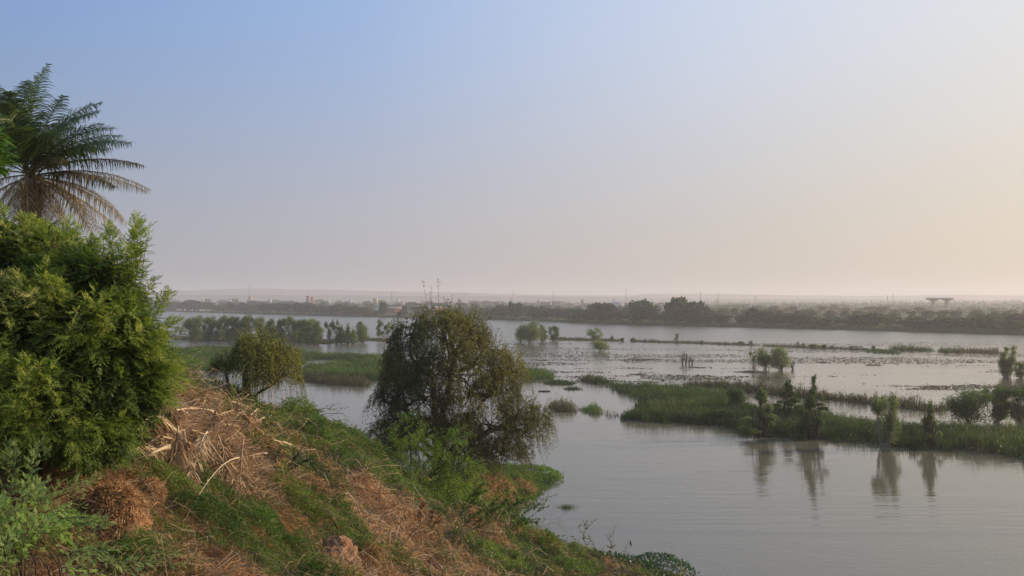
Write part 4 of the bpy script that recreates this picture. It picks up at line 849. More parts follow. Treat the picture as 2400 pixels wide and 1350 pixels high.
m = MB(); zt = ko[2] - .35; zs = np.linspace(0, zt, 40); m.tubes(np.stack([np.linspace(0, ko[0], 40), np.zeros(40), zs], 1), .16 + .03 * np.sin(zs * 18) + .10 * np.exp(-(zs[::1] - zt) ** 2 / .5), 12); m.build('trunk', M['palmtrunk'], t, True)
m = MB()
for k in range(110):      # stubs of cut fronds and fibre round the crown base
    z = zt - 1.3 * rs.rand(); a = rs.uniform(0, 6.28); o = np.array([ko[0] + math.cos(a) * .16, math.sin(a) * .16, z]); m.tubes(np.array([o, o + np.array([math.cos(a) * .14, math.sin(a) * .14, .22])]), [.04, .02], 5)
m.build('leaf_stubs', M['palmtrunk'], t)
m = MB(); d_ = rdir(700); d_[:, 2] -= .6; d_ = unit(d_); P0 = np.array([ko[0], 0, zt + .05]) + rs.normal(size=(700, 3)) * [.16, .16, .22]; s = np.linspace(0, 1, 4)
P = P0[:, None] + d_[:, None] * (rs.uniform(.2, .6, 700)[:, None] * s)[..., None]; P[..., 2] -= .25 * s ** 2; m.ribbons(P, rdir(700), np.full((700, 4), .010)); m.build('fibre', M['palmbrown'], t)
def fr(px, py, dy, arch, mat, **kw):
    tip = atd(px, py, PD + dy) - pb; m = MB(); b = ko + np.array([rs.uniform(-.08, .08), rs.uniform(-.08, .08), rs.uniform(-.1, .1)])
    frond(m, b, tip, arch, **kw); m.build('frond', mat, t)
G, B_, X_ = M['palmgreen'], M['palmbrown'], M['palmmix']
for px, py, dy, ar in [(112, 150, .3, (-.38, 0, .35)), (88, 178, -.3, (-.35, 0, .3)), (20, 215, -.6, (-.1, 0, .55)), (-5, 205, .5, (-.3, 0, .5)), (-70, 250, .3, (-.1, 0, .7)), (150, 225, .8, (-.1, 0, .5)), (240, 240, .2, (-.55, 0, .75)), (215, 268, -.6, (-.35, 0, .65)),
                       (240, 290, 1.0, (-.2, 0, .6)), (308, 335, .1, (-.3, 0, .62)), (270, 330, -.8, (-.2, 0, .55)), (200, 340, 1.3, (-.1, 0, .5)), (-90, 320, 0, (0, 0, .6)), (-120, 370, .6, (0, 0, .5)), (30, 300, -1.6, (0, -.2, .8)), (100, 310, -1.7, (0, -.2, .8)), (130, 290, 1.7, (0, .2, .5)), (40, 260, 1.4, (0, .2, .5)), (265, 300, -.4, (-.35, 0, .65)), (10, 245, -1.2, (0, -.1, .6)), (230, 262, -.1, (-.5, 0, .7)), (285, 318, .5, (-.35, 0, .6)), (255, 350, .3, (-.2, 0, .5)), (170, 300, -1.2, (-.1, -.2, .6)), (60, 190, .8, (-.2, .1, .5)), (-30, 290, -.8, (-.1, -.1, .7))]:
    fr(px, py, dy, ar, G, droop=.42, nl=84, ll=.74, width=.027, side=(0, -.7, 1), stiff=.6)
for px, py, dy, ar in [(338, 388, .2, (-.1, 0, .62)), (270, 438, -.3, (.1, 0, .50)), (150, 375, -1.5, (0, -.3, .5))]:
    fr(px, py, dy, ar, X_, droop=.75, nl=84, ll=.48, width=.028, side=(0, -.5, 1))
for px, py, dy, ar in [(352, 445, .1, (.25, 0, .66)), (345, 450, -.6, (.2, 0, .58)), (290, 515, -.2, (.35, 0, .62)), (296, 525, .5, (.4, 0, .5)), (288, 552, .9, (.3, 0, .35)), (240, 560, -.4, (.4, 0, .42)), (222, 562, .3, (.3, 0, .4)), (165, 552, .8, (.25, 0, .30)), (142, 555, -.3, (.22, 0, .3)),
                       (112, 545, .4, (.12, 0, .25)), (70, 560, -.7, (.1, -.3, .3)), (35, 520, -1.0, (-.15, -.4, .4)), (0, 545, .2, (-.25, 0, .35)), (-30, 555, -.5, (-.3, 0, .4)), (-80, 540, .3, (-.3, 0, .5)), (-130, 500, -.4, (-.3, 0, .55)), (-160, 440, .2, (-.2, 0, .6)), (20, 560, .6, (-.1, .2, .3)), (200, 500, 1.0, (.2, .2, .5))]:
    fr(px, py, dy, ar, B_, droop=.85, nl=76, ll=.40, width=.020, side=(0, -.4, 1), rw=.022)

# ------------------------------------------------------------------ weeping trees
def weeping(name, base, label, trunk, lobes, nstr, Lr, leaf, mat, wood, hang=1.0, tr=.25, sparse=0, leafn=26, colshift=0.0, hangfill=0):
    t = thing(name, base, label, 'tree'); tm = MB(); ends = []
    for P0, P1, r0, r1, bd in trunk:
        P, R_ = limb(np.array(P0) - base, np.array(P1) - base, r0, r1, bd, 9); tm.tubes(P, R_, 10)
    top = np.array(trunk[-1][1]) - base
    tops = [np.array(q[1]) - base for q in trunk]
    tm.build('trunk', wood, t, True); LB = rel(lobes, base); bm_ = MB()
    for c, r in LB:
        src = min(tops, key=lambda q: np.linalg.norm(q - c)); P, R_ = limb(src, c, tr * .38, tr * .16, .10, 8); bm_.tubes(P, R_, 7)
        for _ in range(int(14)):
            d = rdir(1, .3)[0]; P, R_ = limb(np.array(c) - np.array(r) * .15 * d, np.array(c) + d * np.array(r) * .92, tr * .12, tr * .03, .14, 7); bm_.tubes(P, R_, 5)
    bm_.build('branches', wood, t)
    P, D = shell(LB, nstr, .6, -.35); gp = fbm(P[:, 0] * .75 + 31, P[:, 2] * .75 + P[:, 1] * .5, 3) > .325; P, D = P[gp], D[gp]; n = len(P); m_ = 9; s = np.linspace(0, 1, m_); L = rs.uniform(Lr[0], Lr[1], n)
    wild = rs.rand(n) < .24
    h = unit(D * [1, 1, .0] + rs.normal(size=D.shape) * .45 * [1, 1, .3]); up = np.clip(D[:, 2], 0, 1) * .35 + .1 + wild * rs.uniform(.25, .75, n) * (D[:, 2] > -.1); L = np.where(wild, L * .75, L)
    C_ = P[:, None] + h[:, None] * (L[:, None] * .38 * np.sin(s * 1.5))[..., None]
    C_[..., 2] += L[:, None] * (up[:, None] * s * 1.3 - hang * 1.05 * s ** 1.7 * np.where(wild, .55, 1)[:, None])
    C_ += np.cumsum(rs.normal(size=C_.shape) * .012, 1) * L[:, None, None]
    gz = gh(C_[..., 0] + base[0], C_[..., 1] + base[1]) - base[2]; C_[..., 2] = np.maximum(C_[..., 2], gz + .06)
    tw = MB(); tw.tubes(C_, np.full((n, m_), .009) * (1.15 - .8 * s), 3); tw.build('twigs', M['darktwig'], t)
    fm = MB(); f = rs.rand(n, leafn) * (m_ - 1.001); i0 = f.astype(int); fr_ = (f - i0)[..., None]; ii = np.arange(n)[:, None]
    Q = C_[ii, i0] * (1 - fr_) + C_[ii, i0 + 1] * fr_; Q = Q.reshape(-1, 3) + rs.normal(size=(n * leafn, 3)) * .035
    cn = fbm(P[:, 0] * .5 + 3, P[:, 2] * .5 + P[:, 1] * .3, 3); cc = np.clip(np.repeat(cn * 1.1 - .15 + colshift, leafn) + rs.normal(size=len(Q)) * .16, 0, 1)
    l = leaf * rs.uniform(.55, 1.3, len(Q)); fm.leaves(Q, rdir(len(Q), -.3), l, l * .55, cc); fm.build('foliage', mat, t)
    return t
b0 = np.array([*atd(1010, 1160, 51)[:2], 0]); b0[2] = float(gh(b0[0], b0[1])) - .2; dT = b0[1]
trunk = [(b0, atd(1030, 1010, dT), .42, .36, .02), (atd(1030, 1015, dT), atd(1012, 880, dT + .3), .26, .14, .05), (atd(1035, 1010, dT), atd(1062, 870, dT - .2), .26, .14, .05), (atd(1045, 1020, dT), atd(1140, 930, dT), .18, .10, .06),
         (atd(1025, 1060, dT), atd(950, 960, dT - .2), .16, .09, .06), (atd(1050, 1060, dT), atd(1190, 990, dT - .5), .16, .08, .06), (atd(1020, 1080, dT), atd(940, 1010, dT), .15, .08, .05)]
LB = [lobe(1045, 800, dT, 105, 62, 2.8), lobe(985, 850, dT - .5, 80, 62, 2.4), lobe(1110, 850, dT, 78, 66, 2.4), lobe(1050, 880, dT - 1.2, 95, 70, 2.2), lobe(935, 905, dT, 44, 38, 1.7), lobe(900, 940, dT, 28, 20, 1.0), lobe(1165, 915, dT, 58, 55, 1.8), lobe(1245, 985, dT, 42, 40, 1.3),
      lobe(1100, 925, dT - 1.2, 75, 55, 2), lobe(990, 930, dT - 1, 68, 48, 2), lobe(1210, 975, dT - .3, 56, 50, 1.7), lobe(1150, 1000, dT - 1, 66, 52, 1.8), lobe(935, 985, dT, 40, 32, 1.2), lobe(1120, 1030, dT - .8, 52, 36, 1.5), lobe(1230, 1010, dT, 38, 36, 1.2), lobe(905, 1010, dT, 36, 26, 1.1), lobe(925, 1040, dT - .5, 40, 30, 1.3), lobe(990, 1020, dT + 1, 60, 45, 2),
      lobe(1180, 1060, dT - .6, 55, 34, 1.8), lobe(1100, 1075, dT, 60, 36, 2.2), lobe(1035, 752, dT, 60, 26, 1.8), lobe(1100, 775, dT, 44, 28, 1.4), lobe(965, 785, dT, 44, 30, 1.5), lobe(940, 840, dT, 34, 30, 1.4), lobe(1155, 840, dT, 40, 30, 1.5), lobe(965, 1035, dT - 1.6, 42, 38, 1.4), lobe(1015, 1000, dT - 1.8, 40, 26, 1.2), lobe(1085, 1000, dT - 2, 44, 34, 1.4), lobe(900, 1050, dT - .4, 32, 26, 1.2), lobe(1195, 870, dT, 34, 34, 1.3)]
weeping('weeping_tree', b0, 'large dark weeping tree with a domed crown beside the water, centre of the view', trunk, LB, 13500, (.7, 2.4), .10, M['weep'], M['bark'], 1.0, .42, leafn=24)
b1 = hit(548, 968, 30); b1[1] = max(b1[1], 33); b1 = atd(548, 962, b1[1]); b1[2] = float(gh(b1[0], b1[1])) - .15; dS = b1[1]
trunk = [(b1, atd(578, 900, dS), .20, .13, .06), (atd(575, 905, dS), atd(600, 850, dS), .11, .06, .06), (atd(575, 905, dS), atd(582, 830, dS), .11, .06, .06), (atd(560, 935, dS), atd(640, 900, dS - .3), .09, .05, .08), (atd(555, 950, dS), atd(535, 910, dS), .07, .04, .05)]
LB = [lobe(605, 812, dS, 50, 30, 1.1), lobe(560, 838, dS, 48, 28, 1.1), lobe(650, 838, dS, 46, 32, 1.0), lobe(600, 850, dS - .5, 68, 34, 1.0), lobe(665, 880, dS, 32, 34, .8), lobe(530, 855, dS, 26, 18, .7), lobe(625, 890, dS - .4, 50, 26, .9)]
weeping('weeping_tree', b1, 'small yellow-green weeping tree leaning on the bank crest between the two bigger plants', trunk, LB, 2500, (.4, 1.5), .066, M['weepgreen'], M['bark'], 1.0, .22, leafn=20, colshift=.15)
LBs = rel([lobe(535, 925, dS - .6, 32, 26, .7), lobe(512, 905, dS - .4, 22, 16, .5)], b1 * [1, 1, 1])
t = thing('dark_bush', b1, 'dark bushy growth hugging the leaning trunk of the small weeping tree', 'bush'); foliage(LBs, 3800, .08, M['coverdark'], t, 'foliage', K=60, cl=.3, inner=.3, up=-.9)
m = MB()
for _ in range(10): P, R_ = limb((0, -.3, .1), LBs[rs.randint(2)][0] + rs.normal(size=3) * .25, .02, .006, .1); m.tubes(P, R_, 4)
m.build('twigs', M['darktwig'], t)
# bright green shrub climbing in front of the big weeping tree
b2 = np.array([*atd(958, 1195, 43)[:2], 0]); b2[2] = float(gh(b2[0], b2[1])) - .1
t = thing('feathery_shrub', b2, 'bright yellow-green feathery shrub climbing in front of the big weeping tree', 'shrub')
LB = rel([lobe(955, 1010, 43, 32, 42, .8), lobe(1040, 1040, 43, 42, 22, .7), lobe(975, 1060, 43, 45, 40, 1), lobe(945, 1120, 43, 36, 50, 1), lobe(1000, 1130, 43, 60, 40, 1.2), lobe(1075, 1020, 43, 20, 14, .4), lobe(1050, 1150, 43, 60, 30, 1.0), lobe(910, 1100, 43, 34, 40, 1.0), lobe(1085, 1100, 43.5, 40, 30, 1.0), lobe(990, 1170, 42, 80, 26, 1.2)], b2)
fm, sm = MB(), MB(); P, D = shell(LB, 1500, .4, -.8); sprays(fm, sm, P, D * [1, .6, .7] + [.1, -.1, .2] + rs.normal(size=P.shape) * .35, rs.uniform(.35, .75, len(P)), 8, .24, 6, np.clip(.5 + (fbm(P[:, 0], P[:, 2], 3) - .5) * 1.8, 0, 1), .30, .30, .55, .010)
fm.build('foliage', M['vine'], t)
for c, r in LB:
    for _ in range(2): P, R_ = limb((rs.uniform(-.3, .3), 0, 0), np.array(c), .035, .012, .08); sm.tubes(P, R_, 5)
sm.build('twigs', M['darktwig'], t)

# ------------------------------------------------------------------ ground cover on the bank
def blobs(L): return [(hit(px, py), r) for px, py, r in L]
GREEN = blobs([(600, 1000, 2.2), (680, 1010, 3), (760, 1020, 3.5), (820, 1050, 3.5), (860, 1090, 3), (760, 1075, 3.2), (660, 1060, 2.2), (500, 1190, 1.0), (560, 1210, 1.2), (440, 1160, .8), (420, 1230, .9), (640, 1270, 1.1), (700, 1225, 1.4), (760, 1210, 1.8), (600, 1320, .8),
               (690, 1310, .8), (1100, 1190, 4), (1160, 1200, 3.5), (1200, 1230, 3), (1250, 1270, 2.5), (1330, 1300, 3), (1400, 1320, 3), (1250, 1320, 3.2), (1320, 1345, 3), (1180, 1340, 2.5), (1480, 1345, 3), (1560, 1350, 3), (1215, 1110, 4.2), (1255, 1118, 3.4), (1235, 1128, 3.4), (1170, 1130, 3.5), (1100, 1150, 3), (250, 1060, 1), (300, 1300, .7), (700, 1050, 2.5), (600, 1040, 1.5), (800, 1110, 2.2), (1300, 1290, 2.5), (560, 1270, 1.0), (380, 1260, .6), (150, 1080, 1.2), (940, 1140, 2.4), (1120, 1320, 2.2), (1040, 1345, 1.2), (850, 1130, 1.8), (980, 1180, 2.5), (1050, 1200, 2)])
DRY = blobs([(280, 1180, 1.3), (270, 1250, 1.0), (330, 1180, 1.0), (620, 1150, 1.2), (700, 1160, 1.6), (880, 1180, 2.5), (900, 1250, 2.5), (1000, 1260, 2.5), (1080, 1235, 2.6), (1130, 1250, 2.4), (780, 1320, 1.5), (860, 1330, 1.8), (980, 1335, 2.0), (430, 1000, 2), (560, 1010, 1.5), (660, 1250, .8), (460, 1330, .8), (1150, 1290, 1.5)])
GREEN = [(c, r * 1.25) for c, r in GREEN]
def field(x, y, L, soft=1.0):
    f = np.zeros(np.shape(x))
    for c, r in L: f = np.maximum(f, np.exp(-(((x - c[0]) ** 2 + (y - c[1]) ** 2) / (r * r * soft))))
    return f
def scatter(n, ymin=5.0, ymax=75):
    """points over the near bank, thinning with distance so that texture stays even to the eye"""
    d = ymin * (ymax / ymin) ** rs.rand(n); a = rs.uniform(-.74, .30, n); x = a * d; return x, d
def slope_n(x, y):
    e = .4; n_ = np.stack([-(gh(x + e, y) - gh(x - e, y)) / (2 * e), -(gh(x, y + e) - gh(x, y - e)) / (2 * e), np.ones(len(x))], 1); return unit(n_)
def greenness(x, y): return field(x, y, GREEN) - .65 * field(x, y, DRY) + (fbm(x * .55 + 11, y * .55, 4) - .5) * 1.5 + .05
def lump(x, y):
    a = fbm(x * .55 + 40, y * .55, 2); b = fbm(x * 1.3 + 7, y * 1.3, 2); c = fbm(x * 3.6, y * 3.6 + 5, 2)
    return np.clip((a - .38) * 1.3, 0, 1) * 1.05 + np.clip((b - .44) * 2.8, 0, 1) * .8 + np.clip((c - .45) * 2.0, 0, 1) * .22
BARE = blobs([(430, 1060, 1.2), (520, 1070, 1.5), (470, 1110, 1.1), (560, 1150, .9), (380, 1060, 1.0), (268, 1250, .6), (785, 1320, .8), (707, 1195, .7)])
def mound(x, y): return (1 - .85 * field(x, y, BARE)) * lump(x, y) * np.clip(y / 20, .45, 1.0) * np.clip(gh(x, y) / .8, .25, 1)
x, y = scatter(1500000, 8); g = greenness(x, y); z = gh(x, y); k = (g > .05 + .22 * rs.rand(len(g))) & (z > -.30); x, y, z, g = x[k], y[k], z[k], g[k]; n = len(x)
L = np.clip(y * .0026, .028, .13) * rs.uniform(.6, 1.3, n); hh = mound(x, y) * (.25 + .75 * rs.rand(n) ** .4); cl = np.clip(fbm(x * .9, y * .9, 3) * 1.5 - .25 + rs.normal(size=n) * .12, 0, 1)
Dd = unit(slope_n(x, y) * .25 + rs.normal(size=(n, 3)) * [.6, .6, .35]); gm = MB(); gm.leaves(np.stack([x, y, np.maximum(z, -.02) + hh], 1), Dd, L * 1.25, L * .62, cl)
gm.build('creeping_plants', M['cover'], kind='stuff', label='green creeping plants matted over the river bank')
# dark broad-leaved mats at the water's edge
for bl, lab, mt, Lf in [([(1540, 1335, 2.0), (1500, 1350, 2.4), (1580, 1352, 1.6), (1460, 1352, 2)], 'very dark green leafy mat at the bottom water edge', 'coverdark', .14), ([(1240, 1118, 3.4), (1215, 1128, 3), (1190, 1115, 3), (1258, 1122, 2.4)], 'rounded green leafy mat jutting into the river under the weeping tree', 'cover', .16)]:
    BL_ = [(at(px, py, 0), r) for px, py, r in bl]; cx = np.mean([c[0] for c, r in BL_]); cy = np.mean([c[1] for c, r in BL_])
    n = 30000; x = cx + rs.uniform(-8, 8, n); y = cy + rs.uniform(-8, 8, n); f = field(x, y, BL_, .75) + (fbm(x * 1.3, y * 1.3, 3) - .5) * .35; k = f > .38; x, y, f = x[k], y[k], f[k]; n = len(x)
    top = np.clip((f - .38) * 2.2, 0, 1) ** .5 * .95 * (.6 + .6 * fbm(x, y, 3)); z = np.maximum(gh(x, y), 0) + top * rs.rand(n) ** .3; L = Lf * rs.uniform(.6, 1.3, n)
    q = MB(); q.leaves(np.stack([x, y, z], 1), rdir(n, .5), L, L * .7, np.clip(fbm(x, y, 3) * 1.2 - .1 + rs.normal(size=n) * .15, 0, 1)); q.build('leafy_mat', M[mt], kind='stuff', label=lab)
# straw
def straw(name, n, mat, label, cond, Lr, curl, lift, wf=.00042, ymin=6, flat=.35):
    x, y = scatter(n, ymin); z = gh(x, y); k = cond(x, y) & (z > .15); x, y, z = x[k], y[k], z[k]; n = len(x)
    sn = slope_n(x, y); flow = np.stack([np.cos(fbm(x * .25, y * .25, 2) * 9), np.sin(fbm(x * .25, y * .25, 2) * 9), np.zeros(n)], 1) + np.array([.35, -.25, 0])
    d = unit(flow * .45 + rs.normal(size=(n, 3)) * 1.0); d = unit(d - sn * (d * sn).sum(1, keepdims=True) * (1 - flat) + sn * flat * rs.rand(n, 1)); L = rs.uniform(Lr[0], Lr[1], n) * np.clip(y / 16, .7, 2.0)
    s = np.linspace(0, 1, 5); P = np.stack([x, y, z + lift * rs.rand(n) * .4 + mound(x, y) * (.2 + .8 * rs.rand(n) ** .5)], 1)[:, None] + d[:, None] * (L[:, None] * s)[..., None]
    c = rdir(n) * (L * curl)[:, None]; P += c[:, None] * (np.sin(s * np.pi) * rs.uniform(.3, 1))[None, :, None]; P[..., 2] -= (L * flat * .55)[:, None] * s ** 2
    gz = gh(P[..., 0], P[..., 1]) + .5 * mound(P[..., 0], P[..., 1]); P[..., 2] = np.maximum(P[..., 2], gz + .015)
    W = np.clip(y * wf, .004, .03) * rs.uniform(.6, 1.4, n); col = np.clip(fbm(x * .6 + 3, y * .6, 3) * 1.2 - .1 + rs.normal(size=n) * .2, 0, 1)
    m = MB(); m.ribbons(P, rdir(n), W[:, None] * np.array([.9, 1, .9, .7, .25]), col); return m.build(name, mat, kind='stuff', label=label)
straw('dry_grass', 520000, M['straw'], 'tangled dry straw and dead stems over the bank', lambda x, y: greenness(x, y) < .22 + rs.rand(len(x)) * .4, (.10, .38), .45, .20, .00060)
straw('green_grass', 160000, M['olive'], 'olive-green grass stems among the dry straw', lambda x, y: greenness(x, y) > rs.uniform(-.3, .5, len(x)), (.15, .45), .25, .2, .0007)
straw('dead_stems', 30000, M['twig'], 'pale looping dead stems lying on top of the straw', lambda x, y: greenness(x, y) < .25 + .3 * rs.rand(len(x)), (.5, 1.3), .5, .35, .0009)
x, y = scatter(700000, 8); z = gh(x, y); k = (greenness(x, y) < .2 + rs.rand(len(x)) * .2) & (fbm(x * 1.1, y * 1.1, 3) > .46) & (z > .15); x, y, z = x[k], y[k], z[k]; n = len(x)
L = np.clip(y * .0024, .025, .10) * rs.uniform(.5, 1.2, n); q = MB(); q.leaves(np.stack([x, y, z + mound(x, y) * (.3 + .7 * rs.rand(n) ** .5)], 1), rdir(n, .3), L, L * .5, np.clip(fbm(x * .7, y * .7, 3) * 1.2 - .1 + rs.normal(size=n) * .2, 0, 1))
q.build('leaf_litter', M['litter'], kind='stuff', label='crisp rusty brown leaf litter on the bank')

def tussocks(name, n, per, mat, label, cond, Lr, W, spread=.55, droop=.7):
    x, y = scatter(n, 8); z = gh(x, y); k = cond(x, y) & (z > .1); x, y, z = x[k], y[k], z[k] + mound(x[k], y[k]) * .7; c = len(x)
    X = np.repeat(x, per) + rs.normal(size=c * per) * .05; Y = np.repeat(y, per) + rs.normal(size=c * per) * .05; Z = np.repeat(z, per) - .05; n_ = c * per
    L = np.repeat(rs.uniform(Lr[0], Lr[1], c) * np.clip(y / 18, .6, 2), per) * rs.uniform(.5, 1.1, n_); tilt = np.repeat(rs.normal(size=(c, 3)) * .35, per, 0)
    d = unit(rs.normal(size=(n_, 3)) * spread + tilt + [0, 0, .75]); s = np.linspace(0, 1, 5); P = np.stack([X, Y, Z], 1)[:, None] + d[:, None] * (L[:, None] * s)[..., None]; P[..., 2] -= L[:, None] * droop * s ** 2.2
    Wd = np.clip(np.repeat(y, per) * W, .004, .03); m = MB(); m.ribbons(P, rdir(n_), Wd[:, None] * np.array([.8, 1, .85, .6, .15]), np.clip(np.repeat(rs.rand(c), per) * .8 + rs.normal(size=n_) * .12, 0, 1))
    return m.build(name, mat, kind='stuff', label=label)
tussocks('dry_tussocks', 9000, 34, M['straw'], 'upright tufts of bleached dry grass rooted on the bank', lambda x, y: greenness(x, y) < .25, (.25, .6), .0006)
tussocks('green_tussocks', 6000, 30, M['cover'], 'upright tufts of fresh green weeds on the bank', lambda x, y: greenness(x, y) > .0, (.2, .45), .0009, .7)
tussocks('olive_tussocks', 3500, 30, M['olive'], 'yellowing weed tufts where green and dry growth meet', lambda x, y: np.abs(greenness(x, y) - .1) < .2, (.25, .5), .0008, .7)
x, y = scatter(30000, 8); z = gh(x, y); k = (fbm(x * .8 + 60, y * .8, 2) > .55) & (z > .3); x, y, z = x[k], y[k], z[k]; m = MB()
n = len(x); r_ = np.clip(y * .0022, .02, .09) * rs.uniform(.4, 1.4, n); B0 = np.array([[1, 1, -1], [-1, 1, -1], [-1, -1, -1], [1, -1, -1], [.6, .5, 1], [-.5, .6, .8], [-.6, -.5, 1.1], [.5, -.6, .9]]) * .6
V = np.stack([x, y, z + .3 * mound(x, y)], 1)[:, None] + B0[None] * r_[:, None, None] * rs.uniform(.6, 1.3, (n, 8, 1)); fq = np.array([[0, 1, 5, 4], [1, 2, 6, 5], [2, 3, 7, 6], [3, 0, 4, 7], [4, 5, 6, 7]])
m.add(V, (fq[None] + np.arange(n)[:, None, None] * 8).reshape(-1, 4)); m.build('earth_clods', M['clod'], kind='stuff', label='crumbled reddish earth clods scattered through the dry growth')

# ------------------------------------------------------------------ heap of cut palm fronds
def ground_frond(px, py, tx, ty, lift, arch, mat, label, group=None, ll=.34, droop=.6, rw=.022, nl=70, start=.12, lift2=.12):
    a = hit(px, py); b = hit(tx, ty); a[2] += lift + .28 * (px > 330) * (py > 1020); b[2] += lift2 + .1; t = thing('dead_frond', a, label, 'dead frond', group)
    m = MB(); tt = np.linspace(0, 1, 18)[:, None]; b_ = b - a; ctrl = b_ / 2 + np.array([0, 0, arch]); C_ = ctrl * 2 * tt * (1 - tt) + b_ * tt * tt
    m.tubes(C_, rw * .62 * (1.3 - 1.15 * tt[:, 0]) * (1 + .5 * np.exp(-tt[:, 0] * 9)), 6); m.build('midrib', M['palefrond'] if mat is not M['deadfrond'] or rs.rand() < .3 else mat, t)
    m = MB(); u = np.linspace(start, .99, nl)[:, None]; q = ctrl * 2 * u * (1 - u) + b_ * u * u; T = unit(ctrl * 2 * (1 - 2 * u) + b_ * 2 * u); S_ = unit(np.cross(T, [0, 0, 1.])); s = np.linspace(0, 1, 4)
    for sg in (-1, 1):
        L = ll * rs.uniform(.6, 1.2, nl); d = unit(S_ * sg * rs.uniform(.25, .8, nl)[:, None] + T * .9 + rs.normal(size=(nl, 3)) * .22); P = q[:, None] + d[:, None] * (L[:, None] * s)[..., None]; P[..., 2] -= L[:, None] * droop * s ** 2
        gz = gh(P[..., 0] + a[0], P[..., 1] + a[1]) - a[2]; P[..., 2] = np.maximum(P[..., 2], gz + .02 + rs.rand(nl)[:, None] * .1)
        m.ribbons(P, rdir(nl), np.full((nl, 4), .025) * np.array([.8, 1, .8, .3]))
    m.build('leaflets', mat, t); return t
DF, PF = M['deadfrond'], M['palefrond']; GH = 'cut palm fronds heaped on the bank'
for a in [(338, 992, 415, 990, .35, .12, PF, 'thick pale frond base lying at the top left of the heap', GH, .2, .6, .05, 20), (412, 1045, 552, 1012, .55, .45, PF, 'long pale arched frond curving over the top of the heap', GH, .22, .5, .026, 40, .45),
          (545, 1030, 400, 1065, .6, .25, DF, 'grey frond fanning left from the bright husk', GH), (515, 1040, 470, 1110, .5, .2, DF, 'grey frond hanging down the middle of the heap', GH), (330, 1030, 480, 1075, .4, .25, DF, 'brown frond crossing the heap from upper left', GH),
          (255, 1092, 400, 1095, .45, .15, PF, 'straight pale frond stalk pointing left out of the heap', GH, .45, .5, .04, 30), (380, 1100, 520, 1112, .4, .2, PF, 'pale frond stalk continuing right through the middle of the heap', GH), (395, 1120, 330, 1118, .35, .1, PF, 'short thick cut frond butt in the middle of the heap', GH, .15, .3, .06, 8),
          (430, 1095, 455, 1185, .5, .3, DF, 'frond draped down the front left of the heap', GH, .25, .5, .03), (640, 1075, 440, 1082, .45, .2, DF, 'long straight stalk running level to the right end of the heap', GH, .25, .6, .02), (570, 1105, 560, 1225, .55, .35, DF, 'fan-shaped frond hanging over the front right edge', GH, .5, .5, .03, 60, .15),
          (480, 1105, 590, 1225, .5, .25, DF, 'diagonal bare frond stalk crossing the hanging fan', GH, .2, .4, .03, 20), (560, 1150, 435, 1250, .5, .55, PF, 'thin pale frond arching down to the left below the heap', GH, .1, .4, .02, 20), (625, 1125, 480, 1160, .45, .3, DF, 'grey stalk stretching left from the dark brush at right', GH),
          (660, 1085, 570, 1120, .35, .2, DF, 'broken grey frond at the right end of the heap', GH), (520, 1060, 620, 1085, .45, .25, PF, 'yellowish husked frond sloping right from the heap top', GH, .3, .5, .045), (340, 1050, 440, 1015, .3, .3, DF, 'frond lying behind the heap on its left', GH), (470, 1010, 380, 1030, .35, .2, DF, 'frond lying along the back of the heap', GH),
          (430, 1070, 340, 1085, .45, .2, DF, 'curled frond on the left face of the heap', GH), (500, 1085, 590, 1060, .45, .2, DF, 'tangled frond on the upper right face of the heap', GH), (440, 1040, 380, 1090, .5, .25, DF, 'frond slumping forward left of the heap centre', GH), (560, 1075, 500, 1135, .5, .2, DF, 'frond slumping forward right of the heap centre', GH),
          (600, 1200, 520, 1150, .2, .15, DF, 'lowest frond lying under the hanging fan', GH)]: ground_frond(*a)
for q in range(36):
    cx, cy = rs.uniform(335, 640), rs.uniform(1005, 1135); an = rs.uniform(0, 6.28); ln = rs.uniform(55, 105)
    ground_frond(cx, cy, cx + math.cos(an) * ln, min(cy + math.sin(an) * ln * .42, 1190), rs.uniform(.45, .95), rs.uniform(.05, .4), PF if q % 5 == 0 else DF, uniq('%s frond in the %s %s of the dry heap, its tip pointing %s' % ('pale' if q % 5 == 0 else 'grey-tan', 'upper' if cy < 1065 else 'lower', 'left' if cx < 445 else 'middle' if cx < 520 else 'right', ['right', 'down right', 'down', 'down left', 'left', 'up left', 'up', 'up right'][int((an + .39) / .785) % 8]), 0), GH, rs.uniform(.25, .45), .5, .024, 64)
# tangle filling the heap
hc = hit(470, 1070); n = 7000; m = MB(); P0 = np.stack([hc[0] + rs.normal(size=n) * .95, hc[1] + rs.normal(size=n) * 1.5, np.zeros(n)], 1); rr = np.exp(-((P0[:, 0] - hc[0]) ** 2 / 1.8 + (P0[:, 1] - hc[1]) ** 2 / 4.5)); P0[:, 2] = gh(P0[:, 0], P0[:, 1]) + rs.rand(n) ** .7 * .95 * rr + .02
d = unit(rs.normal(size=(n, 3)) * [1, .8, .22]); L = rs.uniform(.3, .8, n); s = np.linspace(0, 1, 5); P = P0[:, None] + d[:, None] * (L[:, None] * s)[..., None]; P += (rdir(n) * (L * .15)[:, None])[:, None] * np.sin(s * np.pi)[None, :, None]
P[..., 2] = np.maximum(P[..., 2], gh(P[..., 0], P[..., 1]) + .02); m.ribbons(P, rdir(n), np.full((n, 5), .010)); m.build('frond_debris', M['deadfrond'], kind='stuff', label='shredded grey-tan palm leaflets matted inside the frond heap')

